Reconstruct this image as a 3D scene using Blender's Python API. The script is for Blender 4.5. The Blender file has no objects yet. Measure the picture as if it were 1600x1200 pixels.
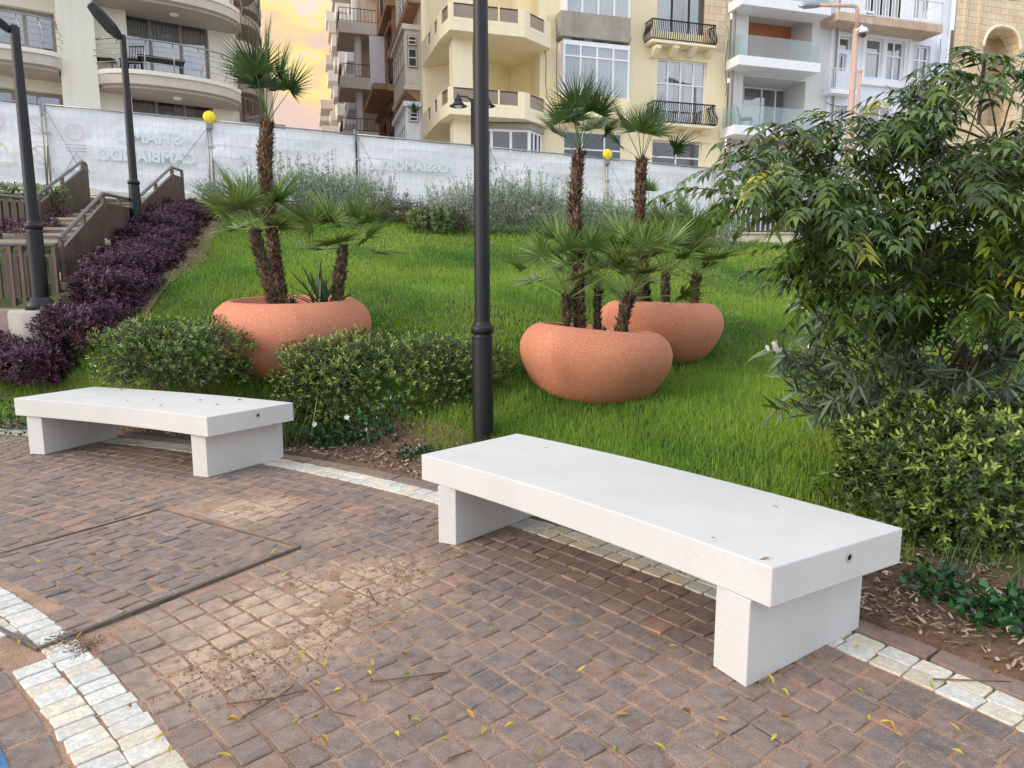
import bpy, math, random
import numpy as np
from mathutils import Vector, Matrix
rnd = random.Random(7); R = np.random.RandomState(11)
sc = bpy.context.scene
col = sc.collection
pi = math.pi

# ---------------------------------------------------------------- camera geometry
FPX, PIT, CH = 1096.5, .1457, 1.5
def ray(px, py):
    dx = (px-800)/FPX; u = (600-py)/FPX; c, s = math.cos(PIT), math.sin(PIT)
    return (dx, c+u*s, -s+u*c)
def G(px, py, z=0.):                       # point on a horizontal plane
    r = ray(px, py); t = (z-CH)/r[2]; return Vector((r[0]*t, r[1]*t, z))
def W(px, py, d):                          # point at distance d ahead
    r = ray(px, py); t = d/r[1]; return Vector((r[0]*t, d, r[2]*t+CH))

# ---------------------------------------------------------------- object helpers
def tag(o, label=None, cat=None, group=None, kind=None):
    if label: o['label'] = label
    if cat: o['category'] = cat
    if group: o['group'] = group
    if kind: o['kind'] = kind
    return o
def empty(name, loc=(0,0,0), rz=0., label=None, cat=None, group=None):
    o = bpy.data.objects.new(name, None); col.objects.link(o)
    o.location = loc; o.rotation_euler = (0, 0, rz); o.empty_display_size = .2
    return tag(o, label, cat, group)
def copy_tree(o, parent=None):
    c = o.copy(); col.objects.link(c)
    if parent is not None: c.parent = parent
    for ch in o.children: copy_tree(ch, c)
    return c
def lin(c):
    return tuple(((x/255.)/12.92 if x/255. <= .04045 else (((x/255.)+.055)/1.055)**2.4) for x in c)

class MB:                                  # polygon collector
    def __init__(s): s.v = []; s.f = []; s.sm = []
    def poly(s, pts, smooth=False):
        n = len(s.v); s.v += [tuple(p) for p in pts]; s.f.append(tuple(range(n, n+len(pts)))); s.sm.append(smooth)
    def box(s, x0, x1, y0, y1, z0, z1):
        if x0 > x1: x0, x1 = x1, x0
        if y0 > y1: y0, y1 = y1, y0
        if z0 > z1: z0, z1 = z1, z0
        n = len(s.v)
        s.v += [(x0,y0,z0),(x1,y0,z0),(x1,y1,z0),(x0,y1,z0),(x0,y0,z1),(x1,y0,z1),(x1,y1,z1),(x0,y1,z1)]
        for q in ((0,3,2,1),(4,5,6,7),(0,1,5,4),(1,2,6,5),(2,3,7,6),(3,0,4,7)):
            s.f.append(tuple(n+i for i in q)); s.sm.append(False)
        return s
    def prism(s, pts, z0, z1):             # plan polygon (ccw) extruded
        n = len(s.v); k = len(pts)
        a = sum(pts[i][0]*pts[(i+1)%k][1]-pts[(i+1)%k][0]*pts[i][1] for i in range(k))
        if a < 0: pts = pts[::-1]
        s.v += [(p[0],p[1],z0) for p in pts]+[(p[0],p[1],z1) for p in pts]
        s.f.append(tuple(range(n+k-1, n-1, -1))); s.f.append(tuple(range(n+k, n+2*k))); s.sm += [False]*2
        for i in range(k):
            j = (i+1)%k; s.f.append((n+i,n+j,n+k+j,n+k+i)); s.sm.append(False)
        return s
    def tube(s, pts, r, n=8, caps=True, smooth=True):
        pts = [Vector(p) for p in pts]
        rs = r if isinstance(r, (list,tuple)) else [r]*len(pts)
        base = len(s.v); up = None
        for i, p in enumerate(pts):
            d = (pts[min(i+1,len(pts)-1)]-pts[max(i-1,0)])
            d = d.normalized() if d.length > 1e-9 else Vector((0,0,1))
            if up is None: up = Vector((0,0,1)) if abs(d.z) < .9 else Vector((0,1,0))
            a = d.cross(up).normalized(); b = d.cross(a).normalized(); up = -b
            for k in range(n):
                t = 2*pi*k/n; s.v.append(tuple(p+(a*math.cos(t)+b*math.sin(t))*rs[i]))
        for i in range(len(pts)-1):
            for k in range(n):
                q = base+i*n; s.f.append((q+k, q+(k+1)%n, q+n+(k+1)%n, q+n+k)); s.sm.append(smooth)
        if caps:
            s.f.append(tuple(base+k for k in range(n))[::-1]); s.f.append(tuple(base+(len(pts)-1)*n+k for k in range(n))); s.sm += [False]*2
        return s
    def bar(s, a, b, w, h=None):           # rectangular bar between points
        a = Vector(a); b = Vector(b); h = h or w; d = (b-a).normalized()
        up = Vector((0,0,1)) if abs(d.z) < .95 else Vector((0,1,0))
        x = d.cross(up).normalized()*w/2; y = x.normalized().cross(d).normalized()*h/2
        n = len(s.v)
        for p in (a, b): s.v += [tuple(p-x-y), tuple(p+x-y), tuple(p+x+y), tuple(p-x+y)]
        for q in ((0,3,2,1),(4,5,6,7),(0,1,5,4),(1,2,6,5),(2,3,7,6),(3,0,4,7)):
            s.f.append(tuple(n+i for i in q)); s.sm.append(False)
        return s
    def lathe(s, prof, n=32, c=(0,0,0), smooth=True):   # prof: (r,z)
        base = len(s.v)
        for r_, z in prof:
            for k in range(n):
                t = 2*pi*k/n; s.v.append((c[0]+r_*math.cos(t), c[1]+r_*math.sin(t), c[2]+z))
        for i in range(len(prof)-1):
            for k in range(n):
                q = base+i*n; s.f.append((q+k, q+(k+1)%n, q+n+(k+1)%n, q+n+k)); s.sm.append(smooth)
        return s
    def build(s, name, mat, parent=None, bevel=0.):
        me = bpy.data.meshes.new(name); me.from_pydata(s.v, [], s.f); me.update()
        me.polygons.foreach_set('use_smooth', s.sm)
        o = bpy.data.objects.new(name, me); col.objects.link(o)
        if mat: me.materials.append(mat)
        if parent is not None: o.parent = parent
        if bevel:
            m = o.modifiers.new('bevel', 'BEVEL'); m.width = bevel; m.segments = 2; m.limit_method = 'ANGLE'
            m.angle_limit = .6
        return o

class NM:                                  # numpy collector of quads/tris with a per-vertex tint
    def __init__(s): s.V = []; s.F = []; s.T = []; s.n = 0
    def add(s, V, F, T):
        s.V.append(np.asarray(V, np.float32)); s.F.append(np.asarray(F)+s.n); s.T.append(np.asarray(T, np.float32)); s.n += len(V)
    def leaves(s, P, D, N, L, Wd, prof=(.25,1,.75,.06), droop=0., fold=0., tint=None):
        P = np.asarray(P, float); n = len(P)
        if n == 0: return s
        D = np.asarray(D, float); D = D/(np.linalg.norm(D, axis=1, keepdims=True)+1e-9)
        N = np.asarray(N, float); S = np.cross(D, N); S /= (np.linalg.norm(S, axis=1, keepdims=True)+1e-9)
        Nn = np.cross(S, D)
        L = np.broadcast_to(L, (n,)).astype(float); Wd = np.broadcast_to(Wd, (n,)).astype(float)
        droop = np.broadcast_to(droop, (n,))
        k = len(prof); rows = []; cols = 3 if fold else 2
        for i, w in enumerate(prof):
            t = i/(k-1)
            c = P + D*(L*t)[:,None]; c = c - np.array([0,0,1.])*(droop*L*t*t)[:,None]
            e = S*(Wd*w/2)[:,None]
            if fold:
                lift = Nn*(Wd*w*fold)[:,None]; rows += [c-e+lift, c, c+e+lift]
            else: rows += [c-e, c+e]
        V = np.stack(rows, 1); m = k*cols
        f = []
        for i in range(k-1):
            for j in range(cols-1):
                a = i*cols+j; f.append([a, a+1, a+cols+1, a+cols])
        F = (np.array(f)[None]+(np.arange(n)*m)[:,None,None]).reshape(-1, 4)
        if tint is None: tint = R.rand(n)
        s.add(V.reshape(-1,3), F, np.repeat(tint, m)); return s
    def build(s, name, mat, parent=None, smooth=False):
        me = bpy.data.meshes.new(name)
        V = np.concatenate(s.V); F = np.concatenate(s.F).astype(np.int32); T = np.concatenate(s.T)
        nv, nf = len(V), len(F)
        me.vertices.add(nv); me.vertices.foreach_set('co', V.astype(np.float32).ravel())
        me.loops.add(nf*4); me.loops.foreach_set('vertex_index', F.ravel())
        me.polygons.add(nf); me.polygons.foreach_set('loop_start', np.arange(nf, dtype=np.int32)*4)
        if smooth: me.polygons.foreach_set('use_smooth', np.ones(nf, bool))
        a = me.attributes.new('tint', 'FLOAT', 'POINT'); a.data.foreach_set('value', T)
        me.update(calc_edges=True)
        o = bpy.data.objects.new(name, me); col.objects.link(o)
        if mat: me.materials.append(mat)
        if parent is not None: o.parent = parent
        return o

# ---------------------------------------------------------------- materials
MC = {}
def newmat(name):
    m = bpy.data.materials.new(name); m.use_nodes = True
    nt = m.node_tree; b = nt.nodes['Principled BSDF']; return m, nt, b
def ramp(nt, fac, stops):
    r = nt.nodes.new('ShaderNodeValToRGB'); e = r.color_ramp.elements
    while len(e) < len(stops): e.new(.5)
    for i, (p, c) in enumerate(stops): e[i].position = p; e[i].color = (*c, 1)
    nt.links.new(fac, r.inputs[0]); return r.outputs[0]
def noise(nt, scale, detail=4, rough=.6, vec=None, dim=None):
    n = nt.nodes.new('ShaderNodeTexNoise'); n.inputs['Scale'].default_value = scale
    n.inputs['Detail'].default_value = detail; n.inputs['Roughness'].default_value = rough
    if vec is None:
        t = nt.nodes.new('ShaderNodeTexCoord'); vec = t.outputs['Object']
    nt.links.new(vec, n.inputs['Vector']); return n.outputs['Fac']
def mixc(nt, fac, a, b, mode='MIX'):
    m = nt.nodes.new('ShaderNodeMix'); m.data_type = 'RGBA'; m.blend_type = mode
    for i, x in ((0, fac), (6, a), (7, b)):
        if hasattr(x, 'is_output') or isinstance(x, bpy.types.NodeSocket): nt.links.new(x, m.inputs[i])
        elif i == 0: m.inputs[0].default_value = x
        else: m.inputs[i].default_value = (*x, 1)
    return m.outputs[2]
def bump(nt, b, h, strength, dist=.01):
    n = nt.nodes.new('ShaderNodeBump'); n.inputs['Strength'].default_value = strength; n.inputs['Distance'].default_value = dist
    nt.links.new(h, n.inputs['Height']); nt.links.new(n.outputs[0], b.inputs['Normal'])
def surf(name, c1, c2=None, scale=3., rough=.8, bs=0., bscale=60., bdist=.01, metal=0., spec=.5, fine=None, streak=0.):
    """two-tone mottled surface with fine bump; colours sRGB 0-255"""
    if name in MC: return MC[name]
    m, nt, b = newmat(name); c1 = lin(c1); c2 = lin(c2) if c2 else c1
    f = noise(nt, scale, 6, .65)
    cc = ramp(nt, f, [(.3, c1), (.7, c2)])
    if fine:
        f2 = noise(nt, fine[0], 2, .5); cc = mixc(nt, ramp(nt, f2, [(fine[1], (0,0,0)), (fine[2], (1,1,1))]), cc, lin(fine[3]))
    if streak:
        t = nt.nodes.new('ShaderNodeTexCoord'); mp = nt.nodes.new('ShaderNodeMapping'); mp.inputs['Scale'].default_value = (3, 3, .25)
        nt.links.new(t.outputs['Object'], mp.inputs[0]); f3 = noise(nt, 1.2, 5, .6, mp.outputs[0])
        cc = mixc(nt, ramp(nt, f3, [(.48, (0,0,0)), (.75, (streak,)*3)]), cc, tuple(x*.45 for x in c1))
    nt.links.new(cc, b.inputs['Base Color'])
    b.inputs['Roughness'].default_value = rough; b.inputs['Metallic'].default_value = metal
    b.inputs['Specular IOR Level'].default_value = spec
    if bs: bump(nt, b, noise(nt, bscale, 3, .6), bs, bdist)
    MC[name] = m; return m
def leafmat(name, cols, rough=.45, trans=.3, spec=.4, big=None):
    """colour by the per-leaf tint; cols sRGB"""
    m, nt, b = newmat(name)
    a = nt.nodes.new('ShaderNodeAttribute'); a.attribute_name = 'tint'
    n = len(cols)
    cc = ramp(nt, a.outputs['Fac'], [(i/(n-1) if n > 1 else 0, lin(c)) for i, c in enumerate(cols)])
    if big:
        f = noise(nt, big[0], 3, .5); cc = mixc(nt, ramp(nt, f, [(.38, (0,0,0)), (.66, (1,1,1))]), cc, lin(big[1]), big[2] if len(big) > 2 else 'MIX')
    nt.links.new(cc, b.inputs['Base Color']); b.inputs['Roughness'].default_value = rough; b.inputs['Specular IOR Level'].default_value = spec
    if trans:
        tr = nt.nodes.new('ShaderNodeBsdfTranslucent'); nt.links.new(cc, tr.inputs[0])
        mx = nt.nodes.new('ShaderNodeMixShader'); mx.inputs[0].default_value = trans
        nt.links.new(b.outputs[0], mx.inputs[1]); nt.links.new(tr.outputs[0], mx.inputs[2])
        nt.links.new(mx.outputs[0], nt.nodes['Material Output'].inputs[0])
    return m

M = {}
M['bench'] = surf('cast_stone', (202,200,196), (212,210,206), 1.2, .85, .25, 120, .004, fine=(260,.66,.70,(150,138,120)), streak=.07)
M['black'] = surf('black_paint', (13,13,16), (22,22,26), 9, .5, .06, 70, .003)
M['terra'] = surf('terracotta_aggregate', (190,108,78), (206,126,94), 1.8, .85, .5, 130, .006, fine=(190,.48,.66,(232,176,142)), streak=.2)
M['soil'] = surf('soil', (62,46,34), (92,70,52), 14, .95, .6, 50, .02)
M['mulch_base'] = surf('mulch_base', (86,66,52), (124,100,80), 22, .95, .9, 60, .02)
M['dirt'] = surf('dirt', (120,98,76), (158,132,106), 6, .95, .8, 70, .02)
M['hillsoil'] = surf('hill_soil', (52,66,26), (84,92,42), 3, .95, .8, 40, .03)
M['slat'] = surf('brown_slats', (88,70,60), (108,88,76), 3, .6, .1, 40, .003)
M['rail'] = surf('grey_rail', (102,98,94), (122,118,114), 5, .45)
M['concrete'] = surf('concrete', (150,142,132), (188,180,170), 3, .85, .3, 60, .008, streak=.3)
M['kerb'] = surf('kerb_stone', (138,120,110), (164,146,134), 4, .85, .4, 120, .006)
M['galv'] = surf('galvanised_steel', (140,146,150), (172,176,178), 8, .4, metal=.7)
M['dark'] = surf('dark_void', (14,14,16), None, 1, .9)
M['steel'] = surf('worn_steel', (98,92,84), (128,120,110), 12, .5, .3, 60, .003, metal=.5)
M['cream'] = surf('cream_render', (226,220,202), (236,230,214), .5, .9, .15, 30, .01, streak=.15)
M['fascia'] = surf('fascia_beige', (196,184,170), (210,200,186), .6, .9, streak=.25)
M['soffit'] = surf('soffit_grey', (172,160,150), (186,174,164), .6, .9)
M['pinkwall'] = surf('pink_brown_wall', (176,146,134), (192,164,150), .5, .9, .15, 30, .01, streak=.2)
M['yellow'] = surf('yellow_render', (240,224,182), (246,232,196), .35, .9, .1, 30, .01, streak=.12)
M['yellow2'] = surf('yellow_render_pale', (242,228,194), (247,236,206), .35, .9, .1, 30, .01, streak=.15)
M['greycon'] = surf('raw_concrete', (146,142,132), (176,170,156), 1.2, .9, .3, 30, .01, streak=.35)
M['greywall'] = surf('pale_grey_render', (206,208,206), (218,220,218), .4, .9, streak=.12)
M['beigewall'] = surf('beige_lower_wall', (206,190,176), (218,204,190), .5, .9, streak=.2)
M['whitewall'] = surf('white_paint_wall', (226,232,242), (236,240,248), .4, .85, streak=.1)
M['rust'] = surf('rusty_slab', (206,190,170), (190,156,128), 1.3, .9, streak=.5)
M['white'] = surf('white_frame', (232,234,238), (240,242,244), 2, .5)
M['greyframe'] = surf('grey_frame', (130,122,114), (146,138,130), 2, .5)
M['iron'] = surf('wrought_iron', (22,22,28), (34,34,40), 4, .5)
M['chrome'] = surf('steel_rail', (150,148,146), (176,174,170), 4, .3, metal=.8)
M['wood'] = surf('timber_panel', (176,112,72), (198,134,92), 2, .7)
M['stone'] = surf('brown_stone', (150,116,90), (190,152,118), 1.4, .9, .6, 8, .03, streak=.35)
M['beige'] = surf('beige_block', (204,184,160), (218,200,178), .4, .9, streak=.2)
M['paleblock'] = surf('pale_block', (206,200,192), (220,214,206), .4, .9, streak=.2)
M['timberbay'] = surf('painted_timber_bay', (206,196,178), (218,210,194), 1, .7, streak=.2)
M['awning'] = surf('orange_awning', (240,150,30), (250,170,50), 2, .8)
M['pink_pole'] = surf('pink_pole', (190,156,142), (202,170,156), 3, .6)
M['yellowlamp'] = surf('amber_lens', (250,216,20), (255,228,40), 5, .35)
M['trunk'] = surf('palm_trunk', (84,58,42), (120,90,66), 16, .95, .9, 50, .03)
M['bark'] = surf('bark', (98,84,66), (132,114,90), 12, .9, .6, 50, .01)
M['twig'] = surf('twig', (92,70,54), (126,98,76), 20, .9)
M['aircon'] = surf('grey_plastic', (120,116,108), (134,130,122), 2, .6)
M['fabricdark'] = surf('dark_wicker', (56,46,42), (80,66,58), 8, .8)

def stonebrick(name, c1, c2, mortar, sx=.55, sz=.28):
    m, nt, b = newmat(name)
    t = nt.nodes.new('ShaderNodeTexCoord'); sp = nt.nodes.new('ShaderNodeSeparateXYZ'); cb = nt.nodes.new('ShaderNodeCombineXYZ')
    ad = nt.nodes.new('ShaderNodeMath'); ad.operation = 'ADD'
    nt.links.new(t.outputs['Object'], sp.inputs[0]); nt.links.new(sp.outputs[0], ad.inputs[0]); nt.links.new(sp.outputs[1], ad.inputs[1])
    nt.links.new(ad.outputs[0], cb.inputs[0]); nt.links.new(sp.outputs[2], cb.inputs[1])
    br = nt.nodes.new('ShaderNodeTexBrick'); nt.links.new(cb.outputs[0], br.inputs[0])
    br.inputs['Scale'].default_value = 1; br.inputs['Brick Width'].default_value = sx; br.inputs['Row Height'].default_value = sz
    br.inputs['Mortar Size'].default_value = .012; br.inputs['Color1'].default_value = (*lin(c1),1); br.inputs['Color2'].default_value = (*lin(c2),1); br.inputs['Mortar'].default_value = (*lin(mortar),1)
    f = noise(nt, 1.1, 5, .6)
    cc = mixc(nt, ramp(nt, f, [(.4,(0,0,0)),(.8,(.5,.5,.5))]), br.outputs['Color'], lin(mortar))
    nt.links.new(cc, b.inputs['Base Color']); b.inputs['Roughness'].default_value = .9
    bump(nt, b, br.outputs['Fac'], -.4, .02); return m
M['limestone'] = stonebrick('limestone_blocks', (230,214,184), (222,200,164), (184,160,128))

def glassmat(name, tintc, rough=.06, alpha=.0, ior=2.9):
    m, nt, b = newmat(name)
    f = noise(nt, .8, 2, .5)
    nt.links.new(ramp(nt, f, [(.3, lin(tintc)), (.7, lin(tuple(min(255, c*1.25) for c in tintc)))]), b.inputs['Base Color'])
    b.inputs['Roughness'].default_value = rough; b.inputs['Specular IOR Level'].default_value = 1.0; b.inputs['IOR'].default_value = ior
    bump(nt, b, noise(nt, .7, 2, .5), .08, .05)
    if alpha:
        tr = nt.nodes.new('ShaderNodeBsdfTransparent'); mx = nt.nodes.new('ShaderNodeMixShader'); mx.inputs[0].default_value = alpha
        nt.links.new(b.outputs[0], mx.inputs[1]); nt.links.new(tr.outputs[0], mx.inputs[2]); nt.links.new(mx.outputs[0], nt.nodes['Material Output'].inputs[0])
    return m
M['glass'] = glassmat('window_glass', (40,48,56), .04, .45)
M['glassdark'] = glassmat('dark_window_glass', (34,36,42), .08, 0, 1.6)
M['balglass'] = glassmat('clear_balcony_glass', (120,150,150), .03, .74, 1.9)
M['smoked'] = glassmat('smoked_panel', (132,114,100), .3, .3, 1.45)
def curtainmat():
    m, nt, b = newmat('curtain'); t = nt.nodes.new('ShaderNodeTexCoord')
    w = nt.nodes.new('ShaderNodeTexWave'); w.inputs['Scale'].default_value = 3.5; w.inputs['Distortion'].default_value = 2.5
    nt.links.new(t.outputs['Object'], w.inputs[0])
    nt.links.new(ramp(nt, w.outputs['Fac'], [(0, lin((150,158,166))), (1, lin((206,212,216)))]), b.inputs['Base Color']); b.inputs['Roughness'].default_value = .9
    return m
M['curtain'] = curtainmat()

# foliage materials
M['grass'] = leafmat('grass_blades', [(66,104,40),(98,148,50),(132,178,62),(184,200,108)], .55, .45, .3, big=(.6,(158,184,70)))
M['boxleaf'] = leafmat('small_shrub_leaves', [(40,54,28),(62,82,38),(98,122,52),(160,178,84)], .4, .2, .5)
M['purple'] = leafmat('purple_leaves', [(48,22,38),(70,34,52),(94,48,70),(126,76,92)], .42, .15, .5)
M['silver'] = leafmat('silver_leaves', [(96,110,88),(142,156,132),(182,194,172),(214,222,206)], .7, .25, .2)
M['dryleaf'] = leafmat('dry_brown_bush_leaves', [(78,70,60),(108,98,84),(132,124,106)], .8, .2, .2)
M['palm'] = leafmat('palm_leaflets', [(64,86,38),(96,122,58),(130,152,80),(178,190,128)], .4, .2, .5)
M['palmdark'] = leafmat('dark_palm_leaflets', [(40,58,28),(62,86,40),(90,114,54),(130,142,76)], .4, .2, .5)
M['fibre'] = leafmat('trunk_fibres', [(60,46,38),(96,76,60),(132,108,88),(172,150,128)], .9, 0, .2)
M['fibregrey'] = leafmat('grey_trunk_fibres', [(64,56,46),(98,86,70),(136,122,100)], .9, 0, .2)
M['pinnate'] = leafmat('pinnate_leaflets', [(42,58,22),(68,90,31),(101,126,44),(142,158,64),(210,196,62)], .28, .32, .6)
M['oleander'] = leafmat('oleander_leaves', [(58,74,54),(86,104,76),(120,136,104),(160,172,138)], .38, .15, .5)
M['petal'] = leafmat('white_petals', [(240,236,226),(250,248,242)], .6, .3, .3)
M['cover'] = leafmat('glossy_groundcover_leaves', [(22,56,28),(38,80,38),(62,108,54)], .25, .1, .6)
M['tuft'] = leafmat('long_grass_blades', [(70,94,50),(104,128,70),(140,158,98)], .5, .25, .4)
M['yucca'] = leafmat('sword_leaves', [(34,52,30),(52,76,42),(74,100,54)], .4, .1, .5)
M['chips'] = leafmat('bark_chips', [(84,64,50),(126,100,80),(164,138,114),(204,184,162)], .9, 0, .2)
M['fallen'] = leafmat('fallen_leaf_colour', [(124,146,54),(176,170,68),(212,190,78),(176,132,68),(124,92,60)], .6, .15, .3)
# ================================================================ TERRAIN
CC = np.array([-7.483, -4.017]); R0, R1, RK = 11.09, 11.29, 11.42    # plaza centre, outer white band, kerb
RI0, RI1 = 8.575, 8.835                                            # inner white band
_ctl = [(0,590,8.1),(100,583,7.7),(180,500,8.6),(230,420,10.8),(290,350,13.8),(0,645,7.75),(60,500,8.35),(65,490,8.6),
        (215,372,12.3),(461,592,7.55),(300,470,8.7),(560,500,8.5),(600,375,13.5),(800,385,14),(1000,392,14.5),(780,480,8.3),
        (923,622,6.75),(790,600,6.75),(1028,565,8.4),(1080,600,7.2),(1150,560,8),(1200,462,12),(1170,520,9),(1250,700,5),(1180,640,6.1),
        (1100,360+35,16),(1500,640,6.2),(1500,900,3.3),(700,440,10.5),(850,440,10.5),(420,400,12)]
_cp = np.array([list(W(*q)) for q in _ctl])
_ex = [(-9,17.2,3.35),(-3,18.4,3.3),(3,20,3.1),(8,21.5,2.8),(14,20,2.6),(-14,15,3.3),(-9,10,1.8),(9,8,1.2),(8,12,1.9),(6,4,.6),(3,1,.1),(-10,8.5,1.1),(4.5,3,.35),(9,0,.4)]
_cp = np.vstack([_cp, np.array(_ex)])
def _phi(r): return r*r*np.log(r+1e-6)
def _tps():
    n = len(_cp); X = _cp[:,:2]
    K = _phi(np.linalg.norm(X[:,None]-X[None], axis=2))+np.eye(n)*.6
    P = np.c_[np.ones(n), X]; A = np.block([[K, P],[P.T, np.zeros((3,3))]])
    return np.linalg.solve(A, np.r_[_cp[:,2], 0,0,0])
_w = _tps()
def sdist(x, y): return np.hypot(np.asarray(x)-CC[0], np.asarray(y)-CC[1])-R1
def hz(x, y):
    x = np.asarray(x, float); y = np.asarray(y, float)
    X = np.stack([x.ravel(), y.ravel()], 1); out = np.empty(len(X))
    for i in range(0, len(X), 40000):
        q = X[i:i+40000]; K = _phi(np.linalg.norm(q[:,None]-_cp[None,:,:2], axis=2))
        out[i:i+40000] = K@_w[:-3]+_w[-3]+q@_w[-2:]
    z = out.reshape(x.shape); s = sdist(x, y)
    t = np.clip((s-.12)/.95, 0, 1); m = t*t*(3-2*t)
    top = 3.3-.035*x
    z = np.minimum(z, top)
    return np.maximum(z, .0)*m - .03 + .044*np.clip((s-.04)/.09, 0, 1)
def H(x, y): return float(hz(np.array([x]), np.array([y]))[0])
def onhill(px, py, lo=4., hi=20.):          # where a pixel's ray first meets the hill
    r = ray(px, py); d = lo
    while d < hi:
        t = d/r[1]
        if CH+r[2]*t <= H(r[0]*t, d): break
        d += .04
    return Vector((r[0]*t, d, H(r[0]*t, d)))
FEN_A, FEN_K = 19.95, .3                    # fence line y = A + k x
# ---- hill
xs = np.linspace(-15, 16, 180); ys = np.linspace(-6, 21.5, 150)
gx, gy = np.meshgrid(xs, ys); gz = hz(gx, gy)
gz = gz + (R.rand(*gz.shape)-.5)*.02*(gz > .05)
hm = MB(); nx = len(xs)
hm.v = [(float(a), float(b), float(c)) for a, b, c in zip(gx.ravel(), gy.ravel(), gz.ravel())]
for j in range(len(ys)-1):
    for i in range(nx-1):
        cx, cy = (xs[i]+xs[i+1])/2, (ys[j]+ys[j+1])/2
        if sdist(cx, cy) > .02 and cy < FEN_A+FEN_K*cx+.6:
            hm.f.append((j*nx+i, j*nx+i+1, (j+1)*nx+i+1, (j+1)*nx+i)); hm.sm.append(True)
tag(hm.build('hillside', M['hillsoil']), kind='structure')

# regions of the hill
def hedge_line(y):                          # x of the purple hedge centre at distance y
    return np.interp(y, [7.9,8.3,9.2,10.2,11.3,12.4,13.5,14.4,16], [-5.3,-5.2,-5.33,-5.44,-5.7,-6.08,-6.34,-6.57,-7])
def mulch_w(x, y):                          # width of the bark mulch bed outside the kerb
    x = np.asarray(x); return np.interp(x, [-6,-3.6,-2.6,-1.2,-.3,.0,.5,1.1,1.6,3], [.3,.34,.62,.72,.66,.4,.28,.4,.8,.9])+.06*np.sin(x*4.1)

# ---- mulch bed and dirt path as draped strips
def ring_strip(name, s0, s1, a0, a1, mat, dz=.012, n=160, m=6):
    mb = MB()
    for i in range(n+1):
        a = a0+(a1-a0)*i/n
        for j in range(m+1):
            r_ = R1+s0+((s1-s0)*(j-1)/(m-1)+.004 if j else 0); x = CC[0]+r_*math.cos(a); y = CC[1]+r_*math.sin(a)
            mb.v.append((x, y, H(x, y)+(dz if j else -.06)))
    for i in range(n):
        for j in range(m):
            q = i*(m+1)+j; mb.f.append((q, q+1, q+m+2, q+m+1)); mb.sm.append(True)
    return mb.build(name, mat)
A0, A1 = math.radians(8), math.radians(86)
tag(ring_strip('mulch_bed', .12, .95, A0, A1, M['mulch_base'], .014), kind='structure')
pm = MB()
for i in range(41):
    y = 8.0+i*.155
    for k, off in enumerate((.25, .55, .84)):
        x = float(hedge_line(y))+off; pm.v.append((x, y, H(x, y)+.02))
for i in range(40):
    for k in range(2): q = i*3+k; pm.f.append((q, q+1, q+4, q+3)); pm.sm.append(True)
tag(pm.build('dirt_path', M['dirt']), kind='structure')
# bark chips
cm = NM(); N = 15000
a = R.uniform(math.radians(20), math.radians(84), N); s = .14+R.rand(N)**1.2*1.1
x = CC[0]+(R1+s)*np.cos(a); y = CC[1]+(R1+s)*np.sin(a)
s2 = s+0; keep = s < mulch_w(x, y)+.2; x, y = x[keep], y[keep]
k2 = 3200; yy = R.uniform(8.2, 14.2, k2); xx = hedge_line(yy)+R.uniform(.2, .84, k2)
x = np.r_[x, xx]; y = np.r_[y, yy]; n = len(x)
th = R.uniform(0, 2*pi, n); D = np.c_[np.cos(th), np.sin(th), R.normal(0, .35, n)]
Nn = np.c_[R.normal(0,.5,n), R.normal(0,.5,n), np.ones(n)]
cm.leaves(np.c_[x, y, hz(x, y)+R.uniform(.015,.04,n)], D, Nn, R.uniform(.015,.05,n), R.uniform(.006,.016,n), (.7,1,.6))
tag(cm.build('bark_mulch', M['chips']), 'brown bark chips spread along the kerb and beside the purple hedge', 'mulch', kind='stuff')

# ---- far ground, street behind the fence
g = MB(); g.poly([(-700,-700,-.12),(700,-700,-.12),(700,700,-.12),(-700,700,-.12)])
tag(g.build('ground', M['concrete']), kind='structure')
g = MB(); g.poly([(-60, FEN_A-18+.55, 3.42),(60, FEN_A+18+.55, 2.6),(60,420,2.6),(-160,420,3.42)])
tag(g.build('road', M['concrete']), kind='structure')

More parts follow.
